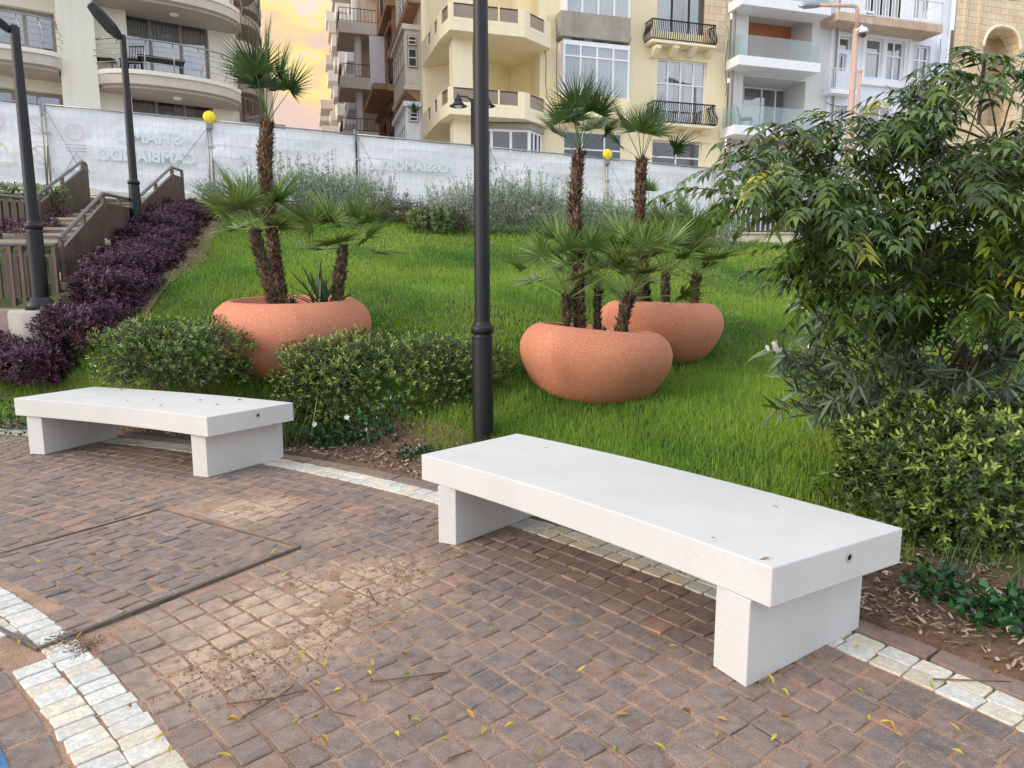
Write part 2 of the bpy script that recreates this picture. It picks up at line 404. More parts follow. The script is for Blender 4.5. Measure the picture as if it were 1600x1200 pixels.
# ================================================================ PAVING
def pave_mat(name, attr, specks):
    m, nt, b = newmat(name)
    a = nt.nodes.new('ShaderNodeAttribute'); a.attribute_name = attr
    t = nt.nodes.new('ShaderNodeTexCoord')
    f = noise(nt, 260, 3, .7, t.outputs['Object']); f2 = noise(nt, 18, 5, .65, t.outputs['Object'])
    f9 = noise(nt, 420, 2, .5, t.outputs['Object'])
    c = mixc(nt, ramp(nt, f, [(.4,(0,0,0)),(.62,(1,1,1))]), mixc(nt, .35, a.outputs['Color'], (.02,.018,.018)), mixc(nt, .35, a.outputs['Color'], specks))
    c = mixc(nt, ramp(nt, f9, [(.60,(0,0,0)),(.68,(.8,.8,.8))]), c, specks)
    dk = mixc(nt, ramp(nt, f2, [(.3,(.55,.55,.55)),(.6,(1,1,1))]), (0,0,0), c)
    f3 = noise(nt, 1.7, 6, .7, t.outputs['Object'])            # blown sand dusting
    dust = mixc(nt, ramp(nt, f3, [(.42,(.03,.03,.03)),(.76,(.5,.5,.5))]), dk, lin((178,146,122)))
    nt.links.new(dust, b.inputs['Base Color']); b.inputs['Roughness'].default_value = .78
    a2 = nt.nodes.new('ShaderNodeAttribute'); a2.attribute_name = 'silt'; f4 = noise(nt, 14, 6, .75, t.outputs['Object'])
    mu = nt.nodes.new('ShaderNodeMath'); mu.operation = 'MULTIPLY'; nt.links.new(a2.outputs['Fac'], mu.inputs[0]); nt.links.new(ramp(nt, f4, [(.36,(.25,)*3),(.55,(1,1,1))]), mu.inputs[1]); mu.use_clamp = True
    dust = mixc(nt, mu.outputs[0], dust, mixc(nt, f2, lin((168,140,116)), lin((216,190,162)))); nt.links.new(dust, b.inputs['Base Color'])
    h = nt.nodes.new('ShaderNodeMath'); h.operation = 'ADD'; nt.links.new(f, h.inputs[0]); nt.links.new(f2, h.inputs[1])
    bump(nt, b, h.outputs[0], .7, .005); return m
M['sett'] = pave_mat('porphyry_setts', 'stone', lin((196,178,168)))
def marblemat():
    m, nt, b = newmat('marble_setts'); a = nt.nodes.new('ShaderNodeAttribute'); a.attribute_name = 'stone'
    f = noise(nt, 22, 8, .75); f2 = noise(nt, 3, 5, .7)
    c = mixc(nt, ramp(nt, f, [(.47,(0,0,0)),(.53,(.45,.45,.45)),(.59,(0,0,0))]), a.outputs['Color'], lin((136,140,136)))
    c = mixc(nt, ramp(nt, f2, [(.52,(0,0,0)),(.74,(.6,.6,.6))]), c, lin((214,176,138)))
    nt.links.new(c, b.inputs['Base Color']); b.inputs['Roughness'].default_value = .6
    bump(nt, b, noise(nt, 90, 3, .6), .3, .004); return m
M['marble'] = marblemat()
M['sand'] = surf('joint_sand', (140,112,92), (192,158,132), 5, .95, .8, 300, .004, fine=(160,.55,.62,(120,94,76)))

patches = [(G(560,900),.26,.8),(G(430,960),.34,1.),(G(330,1040),.26,1.1),(G(480,1000),.24,.9),(G(250,965),.2,.5),(G(380,800),.26,.9),(G(420,790),.2,.9),(G(520,830),.18,.4),(G(640,890),.18,.9),(G(330,790),.2,.6),(G(480,930),.3,.8),(G(600,920),.2,.9)]
def silt(x, y):
    e = np.zeros(len(x))
    for c, rr, am in patches: e += am*np.exp(-(((x-c.x)**2+(y-c.y)**2)/rr**2)**1.5)
    return np.clip(e, 0, 1.2)*.95
class Setts:
    def __init__(s): s.v = []; s.f = []; s.c = []
    def add(s, quad, z, h, colr, inset=.006, bev=.006, tilt=.003):
        # quad: four plan corners; rounded octagonal stone
        q = [Vector((p[0], p[1])) for p in quad]; c = sum(q, Vector((0,0)))/4
        ring = []
        for i in range(4):
            p = q[i]; a = q[i-1]; b_ = q[(i+1)%4]
            da = (a-p); db = (b_-p); r_ = .09+.08*rnd.random()
            j = Vector((rnd.uniform(-1,1), rnd.uniform(-1,1)))*.004
            for e in (da*r_*.6+db*inset/db.length, db*r_*.6+da*inset/da.length):
                ring.append(p+e+j+(c-p)*(.02))
        n = len(s.v); tx, ty = rnd.gauss(0, tilt)/.06, rnd.gauss(0, tilt)/.06
        for p in ring: s.v.append((p.x, p.y, z-h))
        for p in ring: s.v.append((p.x, p.y, z-bev+tx*(p.x-c.x)+ty*(p.y-c.y)))
        for p in ring:
            w = p+(c-p).normalized()*bev*1.3; s.v.append((w.x, w.y, z+tx*(w.x-c.x)+ty*(w.y-c.y)))
        for k in range(8):
            l = (k+1)%8
            s.f.append((n+k, n+l, n+8+l, n+8+k)); s.f.append((n+8+k, n+8+l, n+16+l, n+16+k))
        s.f.append(tuple(n+16+k for k in range(8)))
        s.c += [(*colr, 1)]*24
    def build(s, name, mat):
        me = bpy.data.meshes.new(name); me.from_pydata(s.v, [], s.f); me.update(); me.materials.append(mat)
        a = me.color_attributes.new('stone', 'FLOAT_COLOR', 'POINT')
        a.data.foreach_set('color', np.array(s.c, np.float32).ravel())
        V_ = np.array(s.v); sl_ = silt(V_[:,0], V_[:,1]); a = me.attributes.new('silt', 'FLOAT', 'POINT'); a.data.foreach_set('value', sl_.astype(np.float32))
        o = bpy.data.objects.new(name, me); col.objects.link(o); return o
def settcol(grad=0.):
    r_ = rnd.random()
    if r_ < .5: c = (130,114,105)
    elif r_ < .68: c = (116,107,104)
    elif r_ < .88: c = (143,123,111)
    elif r_ < .95: c = (154,125,109)
    else: c = (172,128,106)
    k = rnd.uniform(.9, 1.08); return lin(tuple(min(255, v*k) for v in c))
def marcol():
    k = rnd.uniform(.93, 1.03); b_ = rnd.choice([(226,222,210),(220,219,210),(232,222,198),(220,208,186),(216,214,206)])
    return lin(tuple(min(255, v*k) for v in b_))
def P2(r_, a): return (CC[0]+r_*math.cos(a), CC[1]+r_*math.sin(a))
cvA, cvB, cvC = Vector((-2.343,4.501)), Vector((-1.203,3.820)), Vector((-1.948,2.697)); cvD = cvA+(cvC-cvB)
ux = (cvB-cvA).normalized(); uy = (cvC-cvB).normalized(); LX = (cvB-cvA).length; LY = (cvC-cvB).length
def incover(x, y, m=0.):
    q = Vector((x, y))-cvA; a_ = q.dot(ux); b_ = q.dot(uy); return -m < a_ < LX+m and -m < b_ < LY+m
def oncoverline(x, y, w=.045):
    return incover(x, y, w) and not incover(x, y, -w)
S = Setts(); MS = Setts(); BS = Setts()
def arcrow(T, r0_, r1_, length, colf, z, h, jit, phase, a0=math.radians(10), a1=math.radians(100), skip=None, **kw):
    rm = (r0_+r1_)/2; a = a0+phase
    while a < a1:
        L = length*rnd.uniform(1-jit, 1+jit)/rm; am = a+L/2; x, y = P2(rm, am)
        if not (skip and skip(x, y)):
            w = rnd.uniform(-.003, .003)
            T.add([P2(r0_+w, a), P2(r0_+w, a+L), P2(r1_+w, a+L), P2(r1_+w, a)][::-1], z+rnd.gauss(0, .0015), h, colf(), **kw)
        a += L
def vis(x, y): return not (y > .9 and abs(x) < y*.85+.9 and y < 9)
r_ = RI1+.004; k = 0; rows = 19; step = (R0-RI1-.006)/rows
for k in range(rows):
    arcrow(S, RI1+.004+k*step, RI1+.004+(k+1)*step-.003, .122, settcol, 0, .06, .14, rnd.random()*.02,
           skip=lambda x, y: vis(x, y) or incover(x, y, .03), inset=.0045, bev=.0045, tilt=.0016)
for r0_, r1_ in ((R0, R0+.1), (R0+.1, R1)):
    arcrow(MS, r0_, r1_, .128, marcol, .002, .06, .08, rnd.random()*.02, skip=vis, inset=.0022, bev=.003, tilt=.0004)
mid = (RI0+RI1)/2
for r0_, r1_ in ((RI0, mid), (mid, RI1)):
    arcrow(MS, r0_, r1_, .088, marcol, .002, .06, .08, rnd.random()*.02, skip=lambda x, y: vis(x, y) or oncoverline(x, y, .024), inset=.0025, bev=.003, tilt=.0004)
for k in range(4):                          # larger slabs inside the inner band
    arcrow(S, RI0-.225*(k+1)+.004, RI0-.225*k-.004, .2, settcol, 0, .06, .1, rnd.random()*.02, skip=lambda x, y: vis(x, y) or incover(x, y, .05), inset=.006, bev=.005, tilt=.001)
ni = 11; st = (LX-.05)/ni; nj = 11; sj = (LY-.05)/nj   # setts laid square inside the access cover
for j in range(nj):
    off = (j%2)*.5*st
    i = -1
    for i in range(-1, ni+1):
        x0_ = max(.025, .025+i*st+off); x1_ = min(LX-.025, .025+(i+1)*st+off)
        if x1_-x0_ < .03: continue
        y0_ = .025+j*sj; y1_ = y0_+sj
        q = [cvA+ux*a_+uy*b_ for a_, b_ in ((x0_,y0_),(x1_,y0_),(x1_,y1_),(x0_,y1_))]
        c_ = (q[0]+q[2])/2; rr = math.hypot(c_.x-CC[0], c_.y-CC[1])
        if rr < RI1+.03: continue
        S.add([(p.x, p.y) for p in q], rnd.gauss(0, .001), .06, (lambda k_, c_3: lin(tuple(v*k_ for v in c_3)))(rnd.uniform(.84,1.04), rnd.choice([(136,122,116),(144,124,118),(124,118,118),(148,128,118)])), inset=.0035, bev=.004)
tag(S.build('paving', M['sett']), kind='structure')
tag(MS.build('paving_white_bands', M['marble']), kind='structure')
# sand bed, heaped over the setts where it has drifted
xs = np.linspace(-4.2, 2.6, 300); ys = np.linspace(1.0, 7.6, 290); gx, gy = np.meshgrid(xs, ys)
from mathutils import noise as mn
def fbm(x, y, s): return mn.fractal(Vector((x*s, y*s, 3.7)), 1.0, 2.0, 5)
hs = np.full(gx.shape, -.006)
for j in range(gx.shape[0]):
    for i in range(gx.shape[1]):
        x, y = gx[j,i], gy[j,i]
        e = 0
        for c, rr, am in patches:
            d2 = ((x-c.x)**2+(y-c.y)**2)/rr**2
            if d2 < 6: e += am*math.exp(-d2)
        n_ = fbm(x, y, 9); n2 = fbm(x, y, 1.3)
        b_ = -.006+.0028*max(-1, min(1.3, n2*1.6))+.002*n_
        if e > .05: b_ += min(1.1, e)*(.0015+.0085*n_)
        hs[j,i] = b_
sm = MB(); sm.v = [(float(a), float(b_), float(c)) for a, b_, c in zip(gx.ravel(), gy.ravel(), hs.ravel())]
nx = len(xs)
for j in range(len(ys)-1):
    for i in range(nx-1):
        rr = math.hypot(gx[j,i]-CC[0], gy[j,i]-CC[1])
        if rr > R1-.05 or rr < 7.75: continue
        sm.f.append((j*nx+i, j*nx+i+1, (j+1)*nx+i+1, (j+1)*nx+i)); sm.sm.append(True)
tag(sm.build('sand', M['sand']), kind='structure')
def disc(name, r0_, r1_, z, mat, a0=0, a1=2*pi, n=180, th=0):
    mb = MB()
    for i in range(n):
        a = a0+(a1-a0)*i/n; b_ = a0+(a1-a0)*(i+1)/n
        mb.poly([(*P2(r0_, a), z),(*P2(r1_, a), z),(*P2(r1_, b_), z),(*P2(r0_, b_), z)])
        if th: mb.poly([(*P2(r0_, a), z-th),(*P2(r0_, a), z),(*P2(r0_, b_), z),(*P2(r0_, b_), z-th)]); mb.poly([(*P2(r1_, a), z),(*P2(r1_, a), z-th),(*P2(r1_, b_), z-th),(*P2(r1_, b_), z)])
    return mb.build(name, mat)
tag(disc('plaza', .01, R1+.02, -.03, M['sand']), kind='structure')
arc = Setts()
arcrow(arc, R1+.006, RK, .46, lambda: lin(tuple(v*rnd.uniform(.9,1.08) for v in (138,116,106))), .008, .08, .1, 0, skip=vis, inset=.002, bev=.004, tilt=.0004)
tag(arc.build('kerb', M['sett']), kind='structure')
M['blue'] = surf('blue_play_surface', (50,96,134), (78,122,158), 30, .8, .5, 200, .004)
rb = math.hypot(G(12,1165).x-CC[0], G(12,1165).y-CC[1])
tag(disc('play_surface', .5, rb-.02, .004, M['blue'], th=.05), kind='structure')

# access cover frame
cv = empty('access_cover_frame', (cvA.x, cvA.y, 0), 0, 'worn metal angle frame of the square paved access cover in the setts', 'cover frame')
def rel(v, z=0): return (v.x-cvA.x, v.y-cvA.y, z)
for a_, b_, w, zt, nm in ((cvB,cvC,.016,.012,'frame_bar'),(cvC,cvD,.016,.011,'frame_bar'),(cvA,cvB,.007,.003,'frame_bar'),(cvA,cvD,.007,.003,'frame_bar')):
    d = (b_-a_).normalized(); n_ = Vector((-d.y, d.x)); mb = MB()
    mb.bar(rel(a_, zt-.02), rel(b_, zt-.02), w, .04)
    o = b_+d*.0
    mb.build(nm, M['steel'], cv, bevel=.002)

# ================================================================ BENCHES
def arcpts(a, b, sag, n=14, toward=None):
    a = Vector(a[:2]); b = Vector(b[:2]); d = b-a; nrm = Vector((-d.y, d.x)).normalized()
    if nrm.dot(toward) < 0: nrm = -nrm
    out = []
    for i in range(n+1):
        t = i/n; out.append(a+d*t+nrm*(sag*4*t*(1-t)))
    return out
def make_bench(tc, legs, label, holes, plugs):
    t1, t2, t3, t4 = [Vector((q.x, q.y)) for q in tc]      # front right, back right, back left, front left
    c = (t1+t2+t3+t4)/4; out = (c-Vector(CC)).normalized()
    root = empty('stone_bench', (c.x, c.y, 0), 0, label, 'bench', 'curved stone benches at the planting bed')
    zt, th = .496, .153
    front = arcpts(t4, t1, .055, toward=out); back = arcpts(t2, t3, .06, toward=out)
    plan = [(p.x-c.x, p.y-c.y) for p in front+back]
    mb = MB().prism(plan, zt-th, zt); seat = mb.build('seat', M['bench'], root, bevel=.006)
    for lg in legs:
        mb = MB().prism([(p.x-c.x, p.y-c.y) for p in lg], .002, zt-th-.001); mb.build('leg', M['bench'], root, bevel=.004)
    # anchor socket on the end face
    for (px, py) in holes:
        d = (t2-t1).normalized(); nrm = Vector((d.y, -d.x))
        if nrm.dot(t1-t4) < 0: nrm = -nrm
        r = ray(px, py); o = Vector((0,0,CH)); rr = Vector(r); t = (Vector((t1.x,t1.y,0))-o).dot(Vector((nrm.x,nrm.y,0)))/rr.dot(Vector((nrm.x,nrm.y,0)))
        q = o+rr*t; n3 = Vector((nrm.x, nrm.y, 0)); d3 = Vector((d.x, d.y, 0)); cen = Vector((q.x-c.x, q.y-c.y, q.z))
        m1 = MB(); m2 = MB(); K = 20
        ringo = [cen+n3*.0015+(d3*math.cos(2*pi*k/K)+Vector((0,0,1))*math.sin(2*pi*k/K))*.021 for k in range(K)]
        ringm = [cen+n3*.004+(d3*math.cos(2*pi*k/K)+Vector((0,0,1))*math.sin(2*pi*k/K))*.017 for k in range(K)]
        ringi = [cen+n3*.001+(d3*math.cos(2*pi*k/K)+Vector((0,0,1))*math.sin(2*pi*k/K))*.011 for k in range(K)]
        for k in range(K):
            l = (k+1)%K; m1.poly([ringo[k],ringo[l],ringm[l],ringm[k]], True); m1.poly([ringm[k],ringm[l],ringi[l],ringi[k]], True)
        m2.poly([p+n3*.0008 for p in ringi])
        s_ = m1.build('anchor_socket', M['kerbring'], root); m2.build('socket_hole', M['dark'], s_)
    for (px, py) in plugs:
        q = G(px, py, zt); m1 = MB().lathe([(.014,0),(.013,.0018),(.0001,.0022)], 16, (q.x-c.x, q.y-c.y, zt)); m1.build('cap_plug', M['kerbring'], root)
    return root
M['kerbring'] = surf('socket_grey', (176,174,166), None, 3, .7)
def V2(*a): return Vector((a[0], a[1]))
def leg(fr, inner, back):
    k = inner-fr; return [fr, back, back+k, inner]
tn = [G(1207,887,.496), G(1411,825,.496), G(808,677,.496), G(658,710,.496)]
axN = (tn[3]-tn[0]).normalized(); axN = V2(axN.x, axN.y)
lR = [V2(.87,2.42), V2(1.512,2.873), V2(1.512,2.873)+axN*.15+V2(.0,.02), V2(.79,2.57)]
f0 = V2(-.32,3.84); lL = [f0, f0+V2(.53,.585), f0+V2(.43,.69), V2(-.425,3.885)]
make_bench(tn, [lR, lL], 'larger looking white stone bench in the right foreground with yellow leaves on top', [(1327,871)], [(1211,792),(853,700)])
tf = [G(323,652,.496), G(458,629,.496), G(147,604,.496), G(21,622,.496)]
lR = [V2(-2.34,5.24), V2(-1.955,5.86), V2(-2.10,5.93), V2(-2.475,5.29)]
lL = [V2(-4.07,5.96), V2(-3.82,6.66), V2(-3.97,6.70), V2(-4.22,5.99)]
make_bench(tf, [lR, lL], 'farther white stone bench at left with dark specks of debris on its seat', [(403,649)], [])

# ================================================================ STREET LAMPS
def lathe_obj(name, prof, mat, parent, n=28, z=0):
    return MB().lathe(prof, n, (0,0,z)).build(name, mat, parent)
def lamp(p, htop, label, hc, head=True, headdir=(-1,0), hlen=.62, hup=.3):
    root = empty('street_lamp', p, 0, label, 'street lamp')
    lathe_obj('base_collar', [(.0,.0),(.165,0),(.165,.05),(.15,.085),(.115,.12),(.09,.15)], M['black'], root)
    lathe_obj('lower_shaft', [(.088,.10),(.086,hc-.05)], M['black'], root)
    lathe_obj('shaft_ring', [(.086,hc-.06),(.09,hc-.055),(.078,hc-.04),(.078,hc-.03),(.094,hc-.02),(.096,hc+.02),(.09,hc+.035),(.07,hc+.045),(.072,hc+.055),(.064,hc+.07)], M['black'], root)
    lathe_obj('upper_shaft', [(.064,hc+.06),(.06,htop*.6),(.048,htop-.12)], M['black'], root)
    lathe_obj('top_cap', [(.05,htop-.16),(.052,htop-.02),(.03,htop)], M['black'], root)
    hx, hy = headdir; mb = MB(); z = htop; HL = hlen
    a = Vector((hx*.04, hy*.04, z-.08)); b_ = Vector((hx*hlen, hy*hlen, z+hup)); s_ = Vector((-hy, hx, 0))*.19
    d = (b_-a).normalized(); up = s_.normalized().cross(d); up = up if up.z > 0 else -up
    sec = [(0,.3,.05),(.12,.55,.085),(.3,1.,.075),(.75,1.,.06),(.96,.8,.035),(1,.6,.02)]
    base = 0
    for t, w, h in sec:
        c = a+(b_-a)*t
        mb.v += [tuple(c-s_*w-up*h*.3), tuple(c+s_*w-up*h*.3), tuple(c+s_*w*.8+up*h*.7), tuple(c-s_*w*.8+up*h*.7)]
    for i in range(len(sec)-1):
        for k in range(4): mb.f.append((i*4+k, i*4+(k+1)%4, i*4+4+(k+1)%4, i*4+4+k)); mb.sm.append(False)
    mb.f += [(3,2,1,0), tuple(len(mb.v)-4+i for i in range(4))]; mb.sm += [False]*2
    h_ = mb.build('lamp_head', M['black'], root, bevel=.008)
    return root
pl = W(755, 700, 5.8); lamp((pl.x, pl.y, .02), 5.2, 'black street lamp pole in the centre, standing right behind the near bench', W(755,516,5.8).z-.02)
p1_ = W(65, 484, 8.4); t1_ = W(22, 48, 8.4)
lamp((p1_.x, p1_.y, p1_.z), t1_.z-p1_.z+.06, 'black street lamp on a concrete footing at far left beside the stairs', W(65,355,8.4).z-p1_.z, headdir=(-.95,-.3), hlen=.5, hup=.26)
hz2 = W(213, 340, 12.3); t2_ = W(190, 60, 12.3); zb = H(hz2.x, hz2.y)
lamp((hz2.x, hz2.y, zb), t2_.z-zb+.06, 'black street lamp rising from the purple hedge against the white fence', W(211,286,12.3).z-zb, headdir=(-.7,-.71), hlen=.46, hup=.36)
ft = empty('concrete_footing', (p1_.x, p1_.y, 0), 0, 'pale concrete footing under the leftmost black lamp', 'footing')
MB().lathe([(.34,-.5),(.34,-.03),(.32,-.002),(.0,-.002)], 24, (0,0,p1_.z)).build('footing_block', M['concrete'], ft)
# ================================================================ PLANTERS
def planter(c, rz, tilt, s, label):
    root = empty('terracotta_planter', c, 0, label, 'planter', 'bowl shaped planters on the slope')
    root.rotation_euler = (tilt[0], tilt[1], rz)
    prof = [(.02,0),(.36,0),(.43,.025),(.52,.08),(.605,.17),(.67,.27),(.72,.37),(.747,.46),(.748,.54),(.73,.61),(.69,.675),(.635,.722),(.585,.748),(.56,.752),(.548,.74),(.54,.6),(.02,.6)]
    MB().lathe([(a*s, b*s) for a, b in prof], 72).build('bowl', M['terra'], root)
    so = MB(); n = 24
    so.lathe([(.001,.685*s),(.2*s,.69*s),(.4*s,.675*s),(.562*s,.67*s)][::-1], n); so.build('soil', M['soil'], root)
    return root
c1 = W(461, 540, 7.85); c1.z = W(461,590,7.3).z-.05
PL1 = planter(c1, 0, (.05,.0), 1.14, 'large terracotta bowl planter on the left, partly behind the clipped shrubs')
c2 = W(923, 570, 6.9); c2.z = W(950,637,6.5).z-.02
PL2 = planter(c2, .5, (.03,.085), 1.0, 'terracotta bowl planter tilted on the grass nearest the centre lamp')
c3 = W(1028, 540, 8.3); c3.z = W(1050,572,7.8).z-.03
PL3 = planter(c3, 1.1, (.02,.03), .97, 'terracotta bowl planter farther back on the right, overlapped by another planter')
SOIL = {1: c1.z+.67*1.14, 2: c2.z+.67, 3: c3.z+.67*.97}

# ================================================================ PALMS
def unit(v): v = np.asarray(v, float); return v/np.linalg.norm(v)
def frond_mesh(name, mat, lp, lf, n, spread, droop, seed):
    r = np.random.RandomState(seed); nm = NM()
    # petiole: along +X, slight sag
    for w, nn in ((.012,(0,0,1)),(.010,(0,1,0.01))):
        nm.leaves([(0,0,0)], [(1,0,0)], [nn], lp, w, (1.6,1.1,.8,.7), droop=.06, tint=np.array([.75]))
    hub = np.array([lp, 0, -.06*lp]); nm.leaves([hub]*n, np.c_[np.cos(np.linspace(-spread,spread,n)), np.sin(np.linspace(-spread,spread,n)), np.zeros(n)], [(0,0,1)]*n, lf*.3, lf*.3*spread*2/n*1.1, (.05,.6,1,.5), tint=np.full(n,.45))
    a = np.linspace(-spread, spread, n)+r.normal(0, .02, n)
    D = np.c_[np.cos(a), np.sin(a), .12*np.abs(np.sin(a))+r.normal(0,.045,n)]
    Nn = np.c_[-.1*np.cos(a), np.zeros(n), np.ones(n)] + np.c_[np.zeros(n), (-1.)**np.arange(n)*.35, np.zeros(n)]
    L = lf*(1-.25*(np.abs(a)/spread)**2)*r.uniform(.88,1.05,n)
    nm.leaves(np.repeat(hub[None], n, 0), D, Nn, L, lf*spread*2/n*.50, (.16,.8,1,.62,.3,.03), droop=r.uniform(.04,.16,n)*droop, fold=.22, tint=r.uniform(.1,.85,n)*.8+.1)
    return nm.build(name, mat)
FR = {}
for key, (mat, lp, lf, n, sp, dr) in dict(short=('palm',.36,.44,36,2.0,.9), tall=('palmdark',.46,.42,38,1.7,.8), low=('palm',.46,.27,28,1.9,.8)).items():
    FR[key] = []
    for sd in range(3):
        o = frond_mesh('frond', M[mat], lp*(.9+.12*sd), lf*(.92+.08*sd), n, sp*(1-.06*sd), dr, sd+3); FR[key].append(o.data); bpy.data.objects.remove(o)
def palm(path, rads, kind, n, elev, scale, label, seed, fib='fibre', lean=None, group='fan palms growing in the bowl planters', fibn=900, azs=None):
    r = random.Random(seed); rr = np.random.RandomState(seed); base = Vector(path[0])
    root = empty('fan_palm', base, 0, label, 'palm', group)
    P = [Vector(p)-base for p in path]
    # smooth path
    Q = []
    for i in range(len(P)-1):
        p0, p1_, p2, p3 = P[max(i-1,0)], P[i], P[i+1], P[min(i+2,len(P)-1)]
        for k in range(5):
            t = k/5.; Q.append(.5*((2*p1_)+(p2-p0)*t+(2*p0-5*p1_+4*p2-p3)*t*t+(3*p1_-p0-3*p2+p3)*t**3))
    Q.append(P[-1]); m = len(Q)
    rad = [.86*np.interp(i/(m-1), np.linspace(0,1,len(rads)), rads)*(1+.06*math.sin(i*2.3)) for i in range(m)]
    tr = MB().tube(Q, [x*.86 for x in rad], 10).build('trunk', M['trunk'], root)
    nm = NM(); tot = sum((Q[i+1]-Q[i]).length for i in range(m-1)); nf = int(fibn*tot)
    t = rr.rand(nf)*(m-1.001); i = t.astype(int); f_ = t-i; q = np.array([list(v) for v in Q]); rad = np.array(rad)
    c = q[i]*(1-f_)[:,None]+q[i+1]*f_[:,None]; ax = q[i+1]-q[i]; ax /= np.linalg.norm(ax, axis=1, keepdims=True)
    th = rr.rand(nf)*2*pi; ref = np.cross(ax, np.array([0.03,1,.02])); ref /= np.linalg.norm(ref, axis=1, keepdims=True); ref2 = np.cross(ax, ref)
    out = ref*np.cos(th)[:,None]+ref2*np.sin(th)[:,None]
    ra = rad[i]*(1-f_)+rad[i+1]*f_
    nm.leaves(c+out*(ra*.80)[:,None], ax*.8+out*rr.uniform(.25,.8,nf)[:,None]+rr.normal(0,.18,(nf,3)), out+ax*.2, rr.uniform(.03,.065,nf), rr.uniform(.012,.03,nf), (1,.8,.25), tint=rr.rand(nf)**1.4)
    nm.build('trunk_fibre', M[fib], tr)
    top = Q[-1]; ax = (Q[-1]-Q[-2]).normalized()
    for k in range(n):
        u = (k+.5)/n; el = elev[1]+(elev[0]-elev[1])*u**.8+r.uniform(-.12,.12); az = (k*2.39996+r.uniform(-.3,.3)) if azs is None else azs[k%len(azs)]+r.uniform(-.2,.2)
        o = bpy.data.objects.new('frond', FR[kind][k%3]); col.objects.link(o); o.parent = root
        s = scale*r.uniform(.85,1.1)
        o.location = top+ax*r.uniform(-.05,.03); o.scale = (s,s,s)
        mrot = Matrix.Rotation(az, 4, 'Z')@Matrix.Rotation(-el, 4, 'Y')@Matrix.Rotation(r.uniform(-.6,.6), 4, 'X')
        o.rotation_euler = mrot.to_euler()
    return root
def pp(soil, pts, d, d2=None):
    out = []
    n = len(pts)
    for i, (x, y) in enumerate(pts):
        dd = d+(0 if d2 is None else (d2-d)*i/(n-1)); out.append(W(x, y, dd))
    out[0].z = min(out[0].z, soil)-.03; return out
palm(pp(SOIL[1], [(442,470),(430,400),(418,310),(414,250),(417,192)], 7.95), [.075,.085,.085,.085,.10,.075], 'tall', 9, (1.52,1.02), 1.05, 'tallest palm on the left, thick brown trunk and upright crown against the orange sky', 21)
palm(pp(SOIL[1], [(428,470),(415,425),(403,385),(399,362)], 7.65), [.085,.085,.075,.06], 'short', 10, (1.35,-.1), 1.0, 'short palm with stout grey leaning trunk at the left rim of the left planter', 22, 'fibregrey')
palm(pp(SOIL[1], [(524,470),(530,435),(534,408),(536,385)], 7.75), [.085,.08,.065,.04], 'short', 10, (1.35,-.25), 1.05, 'short palm with spreading fans at the right side of the left planter', 23, 'fibregrey')
palm(pp(SOIL[2], [(906,508),(903,430),(900,360),(899,300),(905,240)], 6.95), [.085,.075,.062,.066,.07,.055], 'tall', 10, (1.5,.5), .82, 'slim dark trunked tall palm whose crown overlaps the white bay window', 24)
palm(pp(SOIL[2], [(884,512),(886,480),(886,462)], 6.85), [.05,.045,.035], 'low', 18, (1.5,.1), 1.2, 'stemless looking low palm at left of the tall trunk in the nearer planter', 25, 'fibregrey')
palm(pp(SOIL[2], [(934,510),(933,480),(935,455)], 7.0), [.04,.035,.03], 'low', 12, (1.45,.2), 1.0, 'thin stemmed short palm directly right of the slim dark palm trunk', 26, 'fibregrey')
palm(pp(SOIL[2], [(968,512),(976,488),(984,462)], 6.75), [.075,.07,.055], 'low', 17, (1.5,.0), 1.15, 'short palm leaning right out of the nearer planter, rough stub trunk', 27, 'fibregrey')
palm(pp(SOIL[3], [(1000,475),(1001,400),(999,330),(1003,250)], 8.35), [.085,.08,.075,.085,.07], 'tall', 7, (1.4,.4), .92, 'second tall palm on the right, brown trunk rising from the farther planter', 28)
palm(pp(SOIL[3], [(1084,474),(1086,450),(1088,432)], 8.2), [.075,.07,.05], 'low', 18, (1.5,.1), 1.3, 'bushy short palm at the right rim of the farther planter', 29, 'fibregrey')
palm(pp(SOIL[3], [(1042,474),(1040,450),(1040,430)], 8.3), [.06,.055,.04], 'low', 16, (1.5,.2), 1.25, 'low bushy palm in the middle of the farther planter', 30, 'fibregrey')
palm(pp(SOIL[3], [(1015,474),(1008,440),(1012,345)], 8.5), [.05,.04,.03], 'low', 3, (1.4,.9), .7, 'small palm tuft with one upright fan beside the second tall trunk', 31, 'fibregrey')
# sword leaved plant and small weeds in the planters
def swords(p, n, L, label, seed, name='sword_leaf_plant', w=.035):
    rr = np.random.RandomState(seed); nm = NM(); a = rr.rand(n)*2*pi; el = rr.uniform(.5,1.45,n)
    D = np.c_[np.cos(a)*np.cos(el), np.sin(a)*np.cos(el), np.sin(el)]
    nm.leaves(np.c_[rr.normal(0,.03,n),rr.normal(0,.03,n),np.zeros(n)], D, np.c_[-np.cos(a)*.7,-np.sin(a)*.7,np.full(n,.5)]+rr.normal(0,.3,(n,3)), rr.uniform(.6,1.,n)*L, w, (.6,.9,1,.8,.45,.04), droop=rr.uniform(0,.25,n), fold=.2)
    o = nm.build(name, M['yucca']); o.location = p; return tag(o, label, 'plant')
p = W(500, 468, 7.55); p.z = SOIL[1]; swords(p, 26, .62, 'dark sword leaved plant in the left planter between the two short palms', 5)
p = W(455, 468, 7.4); p.z = SOIL[1]; swords(p, 10, .2, 'small green weed at the front rim of the left planter', 6, 'weed', .05)
p = W(940, 512, 6.6); p.z = SOIL[2]; swords(p, 9, .16, 'tiny green weed by the thin palm stem in the nearer planter', 8, 'weed', .05)

